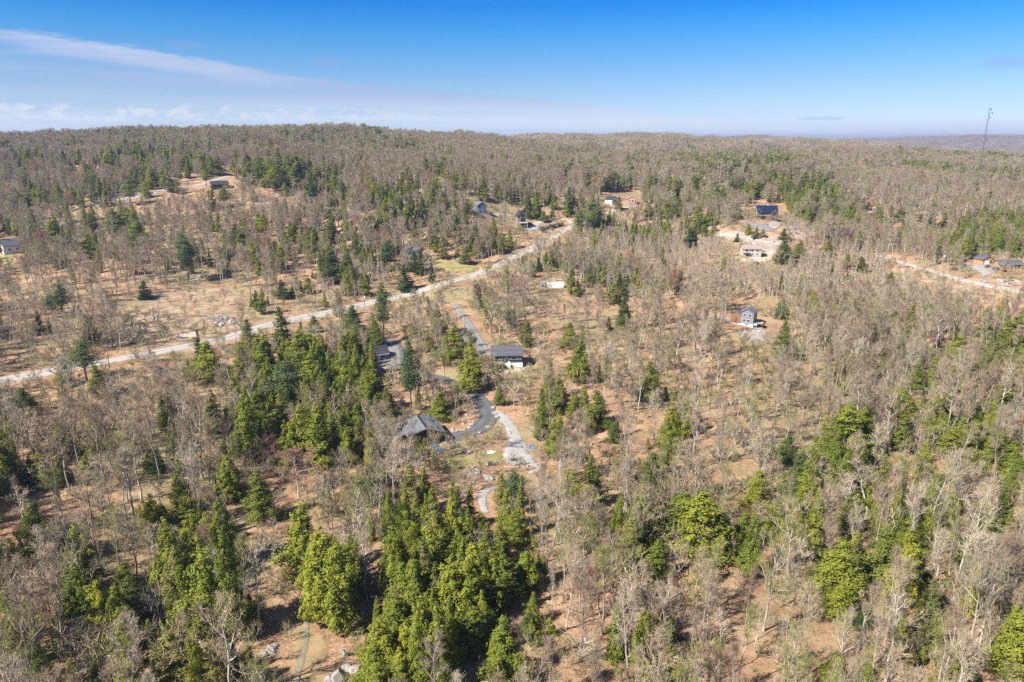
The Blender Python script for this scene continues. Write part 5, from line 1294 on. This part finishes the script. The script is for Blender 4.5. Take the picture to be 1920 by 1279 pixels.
CONF_FILL = [([(1470, 362), (1540, 358), (1580, 362), (1618, 385), (1625, 418), (1605, 450), (1565, 450), (1530, 425), (1500, 405), (1475, 393)], 1.0), ([(1750, 458), (1800, 425), (1840, 400), (1880, 402), (1925, 412), (1925, 482), (1880, 486), (1838, 478), (1800, 484), (1775, 486)], 1.0),
             ([(1188, 284), (1300, 281), (1480, 285), (1480, 298), (1360, 297), (1190, 292)], 0.8), ([(1250, 302), (1440, 300), (1520, 304), (1520, 314), (1440, 325), (1330, 322), (1255, 312)], 0.6), ([(1685, 317), (1770, 320), (1770, 334), (1690, 330)], 0.9), ([(1770, 324), (1925, 332), (1925, 348), (1770, 338)], 0.7), ([(1845, 290), (1885, 293), (1880, 311), (1846, 307)], 0.7), ([(1705, 274), (1770, 274), (1770, 284), (1705, 282)], 0.7), ([(1798, 282), (1845, 284), (1842, 292), (1798, 290)], 0.6),
             ([(480, 236), (690, 236), (690, 262), (480, 262)], 0.35), ([(200, 272), (420, 275), (420, 320), (200, 320)], 0.30), ([(470, 285), (640, 285), (640, 350), (470, 350)], 0.35), ([(20, 330), (210, 330), (210, 385), (20, 385)], 0.25), ([(1300, 330), (1460, 325), (1460, 385), (1300, 400)], 0.16), ([(1440, 310), (1560, 318), (1560, 362), (1440, 362)], 0.20), ([(1400, 360), (1480, 362), (1480, 395), (1400, 388)], 0.3), ([(660, 420), (740, 425), (740, 500), (600, 520), (600, 460)], 0.3), ([(480, 420), (660, 420), (650, 465), (480, 465)], 0.3), ([(700, 960), (800, 930), (970, 950), (1000, 1090), (900, 1200), (860, 1279), (690, 1279), (730, 1000)], 0.75), ([(490, 620), (600, 600), (720, 690), (735, 760), (700, 860), (480, 860), (470, 720)], 0.95), ([(130, 980), (260, 1040), (250, 1190), (120, 1170)], 0.3), ([(560, 960), (660, 1000), (690, 1160), (600, 1150)], 0.35), ([(300, 940), (420, 930), (430, 1180), (320, 1130)], 0.3),
             ([(1760, 780), (1850, 780), (1920, 840), (1910, 900), (1820, 860), (1760, 850)], 0.5), ([(1540, 760), (1640, 750), (1640, 850), (1540, 860)], 0.35), ([(1840, 710), (1900, 730), (1890, 780), (1830, 770)], 0.35), ([(0, 780), (60, 800), (120, 900), (60, 950), (0, 930)], 0.3), ([(1860, 570), (1925, 590), (1925, 700), (1850, 680)], 0.3), ([(1010, 730), (1060, 740), (1080, 880), (1010, 860)], 0.3), ([(1250, 770), (1290, 800), (1290, 850), (1240, 850)], 0.35), ([(0, 275), (150, 275), (150, 320), (0, 325)], 0.2), ([(680, 330), (800, 335), (800, 420), (690, 425)], 0.22)]

CONF_FILL += [([(60, 240), (300, 236), (720, 230), (720, 258), (300, 262), (60, 268)], 0.35), ([(250, 262), (480, 262), (480, 282), (250, 282)], 0.18)]
FAR_STANDS = [q for q, k in CONF_FILL if k > 0.5 and min(v[1] for v in q) < 430 and max(v[1] for v in q) < 500]
def visible(P, hgt):
    """False for trees wholly hidden behind rising ground"""
    ok = np.ones(len(P), bool)
    top = P + np.array([0, 0, 1]) * (hgt[:, None] + 4)
    for s in np.linspace(0.15, 0.97, 40):
        q = np.array([0, 0, CAM_Z]) * (1 - s) + top * s
        ok &= q[:, 2] > H(q[:, 0], q[:, 1]) - 1
    return ok
def clear_of(P, extra=0.0, soft=True):
    ok = np.ones(len(P), bool)
    for kind, data, rad in CLEAR + (SOFT if soft else []):
        lo, hi = data.min(0) - rad - 6, data.max(0) + rad + 6
        near = ok & (P[:, 0] > lo[0]) & (P[:, 0] < hi[0]) & (P[:, 1] > lo[1]) & (P[:, 1] < hi[1])
        k = np.nonzero(near)[0]
        if not len(k): continue
        if kind == 'poly': ok[k[inside(P[k, :2], data)]] = False
        else:
            d2 = ((P[k, None, :2] - data[None, ::2, :]) ** 2).sum(-1).min(1)
            ok[k[d2 < (rad + extra) ** 2]] = False
    return ok
def scatter(y0, y1, step, seed):
    """jittered points over the wedge of ground the lens sees, with a margin on both sides"""
    r = np.random.default_rng(seed)
    ys = np.arange(y0, y1, step)
    out = []
    for y in ys:
        hw = y * 0.80 + 45
        xs = np.arange(-hw, hw, step)
        out.append(np.stack([xs + r.uniform(-.55, .55, len(xs)) * step, y + r.uniform(-.55, .55, len(xs)) * step], -1))
    P = np.concatenate(out)
    return np.column_stack([P, H(P[:, 0], P[:, 1])])
def hide_test(P, hgt, chance, rad=None, conif=0.0):
    """drop trees that would stand in front of what the photograph shows open, or in front of an evergreen it shows whole"""
    bad = np.zeros(len(P), bool); hid = np.zeros(len(P), bool); loose = np.zeros(len(P), bool)
    rad = np.zeros(len(P)) if rad is None else rad
    box = np.array(CON_BOX) if len(CON_BOX) else None
    for s, k in ((0.0, 0), (0.25, 0), (0.45, -.6), (0.45, .6), (0.7, -.7), (0.7, .7), (0.72, 0), (0.95, 0)):
        x, y, dep = project(P + np.array([0, 0, 1.0]) * (hgt * s)[:, None] + np.array([1.0, 0, 0]) * (rad * k)[:, None])
        bad |= inside_img(x, y, KEEP); loose |= inside_img(x, y, KEEP_LOOSE)
        if conif > 0:
            for i0 in range(0, len(P), 5000):
                q = slice(i0, i0 + 5000)
                m_ = (x[q, None] > box[None, :, 0]) & (x[q, None] < box[None, :, 1]) & (y[q, None] > box[None, :, 2]) & (y[q, None] < box[None, :, 3]) & (dep[q, None] < box[None, :, 4] - 1)
                hid[q] |= m_.any(1)
    return (loose & (rng.uniform(size=len(P)) < 0.93)) | (bad & (rng.uniform(size=len(P)) < chance)) | (hid & (rng.uniform(size=len(P)) < conif))

# --- hardwoods in three belts of distance
def belt(y0, y1, step, seed, hmin, hmax):
    P = scatter(y0, y1, step, seed)
    r = np.random.default_rng(seed + 1)
    x, y, dep = project(P)
    dens = np.full(len(P), 0.92)
    big = 0.5 + 0.5 * np.sin(P[:, 0] * 0.021 + 1.3 * np.sin(P[:, 1] * 0.013)) * np.sin(P[:, 1] * 0.017 + 2.0)
    dens *= 0.72 + 0.28 * big
    for poly, k in THIN: dens = np.where(inside_img(x, y, [poly]), dens * k, dens)
    if y0 > 300: dens = np.where(inside_img(x, y - 8000 / dep * 0.6, FAR_STANDS), dens * 0.35, dens)
    birch = inside_img(x, y, BIRCH)
    keep = r.uniform(size=len(P)) < dens
    h = r.uniform(hmin, hmax, len(P)) * (0.86 + 0.2 * big)
    h = np.where(birch, h * 0.72, h)
    keep &= clear_of(P, 0.5)
    keep &= ~hide_test(P, h, 0.995, h * 0.24, 0.88 if y0 < 700 else 0.0)
    if y0 > 250: keep &= visible(P, h)
    # not inside the crowns of the evergreens
    idx = np.nonzero(keep)[0]
    for i0 in range(0, len(idx), 4000):
        k = idx[i0:i0 + 4000]
        d2 = ((P[k, None, :2] - CON_POS[None, :, :2]) ** 2).sum(-1) - (CON_POS[None, :, 2] * 0.75) ** 2
        keep[k[(d2 < 0).any(1)]] = False
    return P[keep], h[keep], birch[keep], big[keep]
P1, h1, b1, g1_ = belt(88, 345, 5.2, 500, 10.0, 23.0)
P2, h2, b2, g2_ = belt(345, 760, 5.9, 520, 12, 18.5)
P3, h3, b3, g3_ = belt(760, 1500, 8.0, 540, 12, 18)
print('hardwoods', len(P1), len(P2), len(P3))

# extra stems that fill the birch thicket
def thicket(seed):
    P = scatter(300, 640, 4.2, seed)
    x, y, _ = project(P)
    keep = inside_img(x, y, BIRCH) & clear_of(P, 0.5) & (np.random.default_rng(seed).uniform(size=len(P)) < 0.8)
    h = np.random.default_rng(seed + 3).uniform(7, 13, len(P))
    keep &= ~hide_test(P, h, 0.97, h * 0.1, 0.9)
    return P[keep], h[keep]
PT, hT = thicket(560)

# --- geometry-node woods: one object, points carry which tree, its turn and its size
def proto_collection(name, pairs, mats=None):
    c_ = bpy.data.collections.new(name)
    for i, (t, cr) in enumerate(pairs):
        bm = bmesh.new(); bm.from_mesh(t)
        n0 = len(bm.faces)
        bm.from_mesh(cr)
        bm.faces.ensure_lookup_table()
        for k, f_ in enumerate(bm.faces): f_.material_index = 0 if k < n0 else 1
        m_ = bpy.data.meshes.new('%s_%d' % (name, i)); bm.to_mesh(m_); bm.free()
        m_.materials.append(t.materials[0]); m_.materials.append(mats[i] if mats else cr.materials[0])
        c_.objects.link(bpy.data.objects.new('%s_%d' % (name, i), m_))
    return c_
def woods(name, P, scale, coll, nvar, label, cat, seed, tilt=0.05):
    """scale: n x 3"""
    r = np.random.default_rng(seed)
    n = len(P)
    me_ = bpy.data.meshes.new(name); me_.vertices.add(n); me_.vertices.foreach_set('co', np.ascontiguousarray(P, dtype=np.float32).ravel())
    a = me_.attributes.new('tree_scale', 'FLOAT_VECTOR', 'POINT'); a.data.foreach_set('vector', np.ascontiguousarray(scale, dtype=np.float32).ravel())
    rot = np.column_stack([r.normal(0, tilt, n), r.normal(0, tilt, n), r.uniform(0, 6.28, n)])
    a = me_.attributes.new('tree_turn', 'FLOAT_VECTOR', 'POINT'); a.data.foreach_set('vector', np.ascontiguousarray(rot, dtype=np.float32).ravel())
    a = me_.attributes.new('tree_kind', 'INT', 'POINT'); a.data.foreach_set('value', r.integers(0, nvar, n).astype(np.int32))
    o = link(name, me_)
    tag(o, label, cat, kind='stuff')
    ng = bpy.data.node_groups.new(name, 'GeometryNodeTree')
    ng.interface.new_socket('Geometry', in_out='INPUT', socket_type='NodeSocketGeometry')
    ng.interface.new_socket('Geometry', in_out='OUTPUT', socket_type='NodeSocketGeometry')
    N, L = ng.nodes, ng.links
    gi = N.new('NodeGroupInput'); go = N.new('NodeGroupOutput')
    ci = N.new('GeometryNodeCollectionInfo'); ci.inputs['Collection'].default_value = coll; ci.inputs['Separate Children'].default_value = True; ci.inputs['Reset Children'].default_value = True
    mp = N.new('GeometryNodeMeshToPoints')
    ip = N.new('GeometryNodeInstanceOnPoints'); ip.inputs['Pick Instance'].default_value = True
    def attr(nm, ty):
        q = N.new('GeometryNodeInputNamedAttribute'); q.data_type = ty; q.inputs['Name'].default_value = nm; return q.outputs['Attribute']
    L.new(gi.outputs[0], mp.inputs['Mesh']); L.new(mp.outputs[0], ip.inputs['Points']); L.new(ci.outputs[0], ip.inputs['Instance'])
    L.new(attr('tree_kind', 'INT'), ip.inputs['Instance Index'])
    e2r = N.new('FunctionNodeEulerToRotation'); L.new(attr('tree_turn', 'FLOAT_VECTOR'), e2r.inputs[0]); L.new(e2r.outputs[0], ip.inputs['Rotation'])
    L.new(attr('tree_scale', 'FLOAT_VECTOR'), ip.inputs['Scale']); L.new(ip.outputs[0], go.inputs[0])
    md = o.modifiers.new('woods', 'NODES'); md.node_group = ng
    return o
def sc3(h, base, spread, seed):
    r = np.random.default_rng(seed)
    s = h / base; xy = s * r.uniform(1 - spread, 1 + spread, len(h))
    return np.column_stack([xy, xy, s])

C_HW = proto_collection('bare_hardwood', PROTO['hardwood'])
C_BI = proto_collection('pale_birch', PROTO['birch'])
C_RED = proto_collection('red_maple', PROTO['red'])
C_FHW = proto_collection('far_hardwood', FAR['hardwood'])
C_FCO = proto_collection('far_evergreen', FAR['conifer'])
C_MCO = proto_collection('evergreen', PROTO['cedar'][3:6] + PROTO['hemlock'][2:4] + PROTO['spruce'][:1], [M['leaf bright green'], M['leaf yellow green'], M['leaf bright green'], M['leaf bright green'], M['leaf olive'], M['leaf mid green']])
C_BR = proto_collection('brush', BRUSH)

# --- individual hardwoods: the ones that show largest
x1, y1, d1 = project(P1)
in_view = (x1 > -20) & (x1 < 1940) & (y1 > 640)
hw = np.nonzero(in_view & ~b1)[0]
size = h1[hw] / d1[hw]
order = hw[np.argsort(-size)][:292]
single = np.zeros(len(P1), bool); single[order] = True
ir = random.Random(9)
for i in order:
    h = h1[i]; idx = ir.randrange(8)
    tone = ir.choice(['grey', 'tan', 'tan', 'brown', 'olive', 'silvery'])
    broad = ir.uniform(0.68, 1.2)
    shape = 'narrow bare' if broad < 0.84 else 'broad bare' if broad > 1.04 else 'leafless'
    lb = '%s %s %s tree %s' % (size_word(h), shape, tone, near_words(P1[i, 0], P1[i, 1]))
    plant('hardwood', 'bare_tree', idx, P1[i], h / HW_H * broad, h / HW_H, ir.uniform(0, 6.28), lb, 'bare tree', (None, M['twig ' + tone]), (ir.gauss(0, .05), ir.gauss(0, .05)))
# birches that stand out, red maples, dead trees read off the photograph
def special(rows, kind, name, cat, words, base_h, base_r, mats=(None, None)):
    for x, yt, yb, wpx in rows:
        p = g1(x, yb); dep = project(p)[2]
        lo, hi = 1.0, 40.0
        for _ in range(30):
            mid = (lo + hi) / 2
            if project(p + np.array([0, 0, mid]))[1] > yt: lo = mid
            else: hi = mid
        h = min(max(lo, 4), 27)
        lb = '%s %s %s' % (size_word(h), words, near_words(p[0], p[1]))
        plant(kind, name, ir.randrange(len(PROTO[kind])), p, max(0.5, min(2.2, wpx / 2 / F_PX * dep / base_r)), h / base_h, ir.uniform(0, 6.28), lb, cat, mats, (ir.gauss(0, .04), ir.gauss(0, .04)))
special([(80, 1120, 1235, 110), (560, 850, 930, 75), (630, 640, 690, 40), (1125, 1075, 1165, 75), (70, 302, 335, 32), (500, 825, 880, 55), (1475, 685, 735, 45), (1860, 690, 740, 40), (1525, 440, 470, 30), (690, 330, 350, 20), (345, 285, 300, 12), (1912, 790, 850, 40)],
        'red', 'budding_maple', 'maple tree', 'reddish budding maple tree', 14.0, 4.4)
special([(775, 772, 862, 45), (812, 800, 868, 36), (745, 785, 870, 45), (742, 668, 745, 36), (800, 655, 748, 30), (835, 640, 735, 28), (690, 620, 700, 36)], 'hardwood', 'bare_tree', 'bare tree', 'finely branched bare tree', HW_H, 4.2)
special([(345, 758, 885, 34), (297, 655, 720, 40), (1265, 855, 925, 20), (255, 770, 850, 26), (1345, 1150, 1279, 50), (1660, 1120, 1279, 60)], 'dead', 'dead_tree', 'dead tree', 'bleached dead tree with broken limbs', 18.0, 2.8)
special([(490, 1035, 1190, 62), (300, 1000, 1130, 60), (655, 975, 1080, 45), (690, 1010, 1130, 40), (1620, 870, 985, 60), (1580, 905, 1000, 55), (1420, 950, 1025, 45), (1790, 1000, 1110, 70), (1870, 690, 790, 60), (1300, 720, 830, 30), (718, 760, 850, 30), (597, 735, 830, 35), (640, 740, 845, 32), (685, 745, 830, 32), (60, 920, 1060, 50)], 'birch', 'birch_tree', 'birch tree', 'pale stemmed birch tree standing clear', 15.0, 1.9)
bi = np.nonzero(b1 & (x1 > -20) & (x1 < 1940))[0]
x2, y2, d2_ = project(P2)
bi2 = np.nonzero(b2 & (x2 > -20) & (x2 < 1940))[0]
pick2 = bi2[np.argsort(-(h2[bi2] / d2_[bi2]))][:max(0, 240 - len(bi))]
single2 = np.zeros(len(P2), bool); single2[pick2] = True; single[bi] = True
for src, ids, hs in ((P1, bi, h1), (P2, pick2, h2)):
    for i in ids:
        tl = (ir.gauss(0, .05), ir.gauss(0, .05)); bw = ir.uniform(0.75, 1.35)
        lb = '%s %s %s pale birch tree %s' % (size_word(hs[i]), 'leaning' if math.hypot(*tl) > 0.06 else 'upright', 'thin' if bw < 0.92 else 'bushy' if bw > 1.15 else 'slender', near_words(src[i, 0], src[i, 1]))
        plant('birch', 'birch_tree', ir.randrange(4), src[i], hs[i] / 15.0 * bw, hs[i] / 15.0, ir.uniform(0, 6.28), lb, 'birch tree', (None, None), tl)

# --- the rest of the woods
m = ~single & ~b1
woods('hardwood_woods', np.vstack([P1[m], P2[~b2]]), np.vstack([sc3(h1[m], HW_H, 0.3, 1) * [1.0, 1.0, 1], sc3(h2[~b2], HW_H, 0.3, 2) * [1.1, 1.1, 1]]), C_HW, 8, 'mass of bare grey and tan hardwoods covering the slopes', 'woods', 31)
woods('birch_woods', np.vstack([P2[b2 & ~single2], PT]), np.vstack([sc3(h2[b2 & ~single2], 15.0, 0.3, 3), sc3(hT, 15.0, 0.3, 4)]), C_BI, 4, 'mass of slender pale birch stems in the thickets', 'woods', 32)
woods('far_hardwood_woods', P3, sc3(h3, HW_H, 0.3, 5) * [1.35, 1.35, 1], C_FHW, 3, 'mass of bare hardwoods on the far hills', 'woods', 33)
# evergreens too many or too far to tell apart
def conif_fill(seed):
    P = np.vstack([scatter(100, 420, 5.2, seed), scatter(420, 1400, 6.0, seed + 1), scatter(1400, 3200, 11.0, seed + 2)])
    x, y, dep = project(P)
    r = np.random.default_rng(seed + 9)
    keep = np.zeros(len(P), bool)
    u = r.uniform(size=len(P))
    for poly, k in CONF_FILL: keep |= inside_img(x, y - 8000 / dep * 0.6, [poly]) & (u < k)
    clump = np.sin(P[:, 0] * 0.019 + 2 * np.sin(P[:, 1] * 0.011)) * np.sin(P[:, 1] * 0.023 + 1.7 * np.sin(P[:, 0] * 0.009))
    west = x < 1250 + (P[:, 1] - 450) * 0.1
    keep |= (u < np.where(clump > 0.30, np.where(west, 0.38, 0.12), np.where(west, 0.06, 0.015))) & (dep > 430) & (dep < 1050)
    keep |= (u < np.where(clump > 0.40, 0.40, 0.02)) & (dep >= 1050)
    thin = inside_img(x, y, [q for q, _k in THIN])
    keep |= (u < np.where(clump > 0.15, 0.20, 0.045)) & (dep <= 430) & ~thin
    h = r.uniform(9, 16, len(P)); h = np.where(dep < 420, h * 0.95, h)
    keep &= clear_of(P, 1.0) & ~hide_test(P, h, 1.0, h * 0.15) & visible(P, h)
    return P[keep], h[keep], dep[keep]
PC, hC, dC = conif_fill(600)
_r = np.random.default_rng(71)
near_c = CON_POS[CON_POS[:, 1] < 420]
sat = np.repeat(near_c, 2, axis=0); ang = _r.uniform(0, 6.28, len(sat)); dist = sat[:, 2] * _r.uniform(0.9, 2.0, len(sat))
sat = np.column_stack([sat[:, 0] + np.cos(ang) * dist, sat[:, 1] + np.abs(np.sin(ang)) * dist]); sat = np.column_stack([sat, H(sat[:, 0], sat[:, 1])])
hs_ = _r.uniform(2.5, 8.0, len(sat))
ks = clear_of(sat, 1.0) & ~hide_test(sat, hs_, 1.0)
PC = np.vstack([PC, sat[ks]]); hC = np.append(hC, hs_[ks]); dC = np.append(dC, project(sat[ks])[2])
nr = dC < 700
woods('evergreen_woods', PC[nr], sc3(hC[nr], CO_H, 0.25, 7) * [1.1, 1.1, 1], C_MCO, 6, 'evergreens massed behind the houses and in the stands', 'woods', 34, 0.03)
woods('far_evergreen_woods', PC[~nr], sc3(hC[~nr], CO_H, 0.25, 8) * [1.5, 1.5, 1.12], C_FCO, 3, 'dark evergreen patches on the far hills', 'woods', 35, 0.03)
def undergrowth(seed):
    P = np.vstack([scatter(88, 330, 2.7, seed), scatter(330, 620, 4.2, seed + 1)])
    x, y, dep = project(P)
    r = np.random.default_rng(seed + 2)
    n_ = np.sin(P[:, 0] * 0.11 + 2 * np.sin(P[:, 1] * 0.07)) * np.sin(P[:, 1] * 0.09 + 1.2 * np.sin(P[:, 0] * 0.05))
    keep = (r.uniform(size=len(P)) < 0.56 + 0.36 * n_)
    keep &= ~(inside_img(x, y, [q for q, _k in THIN]) & (r.uniform(size=len(P)) < 0.4))
    keep &= clear_of(P, 0.2, False)
    h = r.uniform(1.0, 4.0, keep.sum()); h = np.where(r.uniform(size=len(h)) < 0.18, h * 1.9, h)
    return P[keep], h
PU, hU = undergrowth(620)
woods('undergrowth', PU, sc3(hU, 3.2, 0.3, 9), C_BR, 5, 'leafless and budding brush on the forest floor', 'undergrowth', 36, 0.1)
# red budding crowns scattered through the far woods
r_ = np.random.default_rng(5); k = r_.choice(len(P2), 70, replace=False)
woods('budding_maples', P2[k] + [1.5, 1.5, 0], sc3(h2[k], 14.0, 0.2, 10), C_RED, 2, 'reddish budding maples scattered through the woods', 'woods', 37)
# the farthest hills: patches of crowns, one patch holding many trees
def crown_patch(seed, n, size):
    r = np.random.default_rng(seed); vs = []; fs = []; nv = 0
    for _ in range(n):
        c_ = np.array([r.uniform(-size, size), r.uniform(-size, size), 0]); h = r.uniform(12, 19); R_ = r.uniform(3.2, 5.2)
        k = 46
        d = r.normal(size=(k, 3)); d /= np.linalg.norm(d, axis=1)[:, None]
        P = c_ + np.array([0, 0, h * 0.62]) + d * np.array([R_, R_, h * 0.36]) * np.cbrt(r.uniform(0.1, 1, k))[:, None]
        a1 = r.normal(size=(k, 3)); a1 /= np.linalg.norm(a1, axis=1)[:, None]; a1[:, 2] = np.abs(a1[:, 2]) + 0.6
        a2 = np.cross(a1, r.normal(size=(k, 3))); a2 /= np.linalg.norm(a2, axis=1)[:, None]
        vs.append(np.stack([P - a2 * 0.28, P + a2 * 0.28, P + a1 * 1.9], 1).reshape(-1, 3))
        fs += [(nv + 3 * q, nv + 3 * q + 1, nv + 3 * q + 2) for q in range(k)]; nv += 3 * k
    return mesh_from('crown_patch', np.concatenate(vs), fs, [M['twig']])
cp_ = bpy.data.collections.new('crown_patch')
for i in range(3): cp_.objects.link(bpy.data.objects.new('crown_patch_%d' % i, crown_patch(800 + i, 26, 20)))
PF = np.vstack([scatter(1480, 3000, 34, 640), scatter(3000, 6800, 48, 641)])
hF = np.full(len(PF), 16.0)
kf = visible(PF, hF)
PF = PF[kf]; print('patches', len(PF), 'brush', len(PU), 'conif', len(PC), 'birch', len(PT))
woods('hill_woods', PF, np.column_stack([np.where(PF[:, 1] > 3000, 1.35, 1.0)] * 2 + [np.full(len(PF), 1.0)]), cp_, 3, 'unbroken leafless woods on the distant hills', 'woods', 38, 0.0)

# ------------------------------------------------------------------ the air: far hills fade to blue
hz = bpy.data.materials.new('haze'); hz.use_nodes = True
hn, hl = hz.node_tree.nodes, hz.node_tree.links
hn.clear()
ho = hn.new('ShaderNodeOutputMaterial'); hv = hn.new('ShaderNodeVolumePrincipled')
hv.inputs['Color'].default_value = (0.55, 0.67, 1.0, 1); hv.inputs['Density'].default_value = 0.00012; hv.inputs['Anisotropy'].default_value = 0.3
hl.new(hv.outputs[0], ho.inputs['Volume'])
zlo, zhi = GZ.min() - 3, max(g1(1830, 363)[2] + 95, np.max(GZ[GY < 7000]) + 25)
xl, xh, yl, yh = GX[0] - 20, GX[-1] + 20, GY[0] - 20, GY[-1] + 20
hb = mesh_from('haze', [(xl, yl, zlo), (xh, yl, zlo), (xh, yh, zlo), (xl, yh, zlo), (xl, yl, zhi), (xh, yl, zhi), (xh, yh, zhi), (xl, yh, zhi)],
               [(0, 3, 2, 1), (4, 5, 6, 7), (0, 1, 5, 4), (1, 2, 6, 5), (2, 3, 7, 6), (3, 0, 4, 7)], [hz])
tag(link('haze', hb), 'thin bluish air over the whole landscape', kind='stuff')
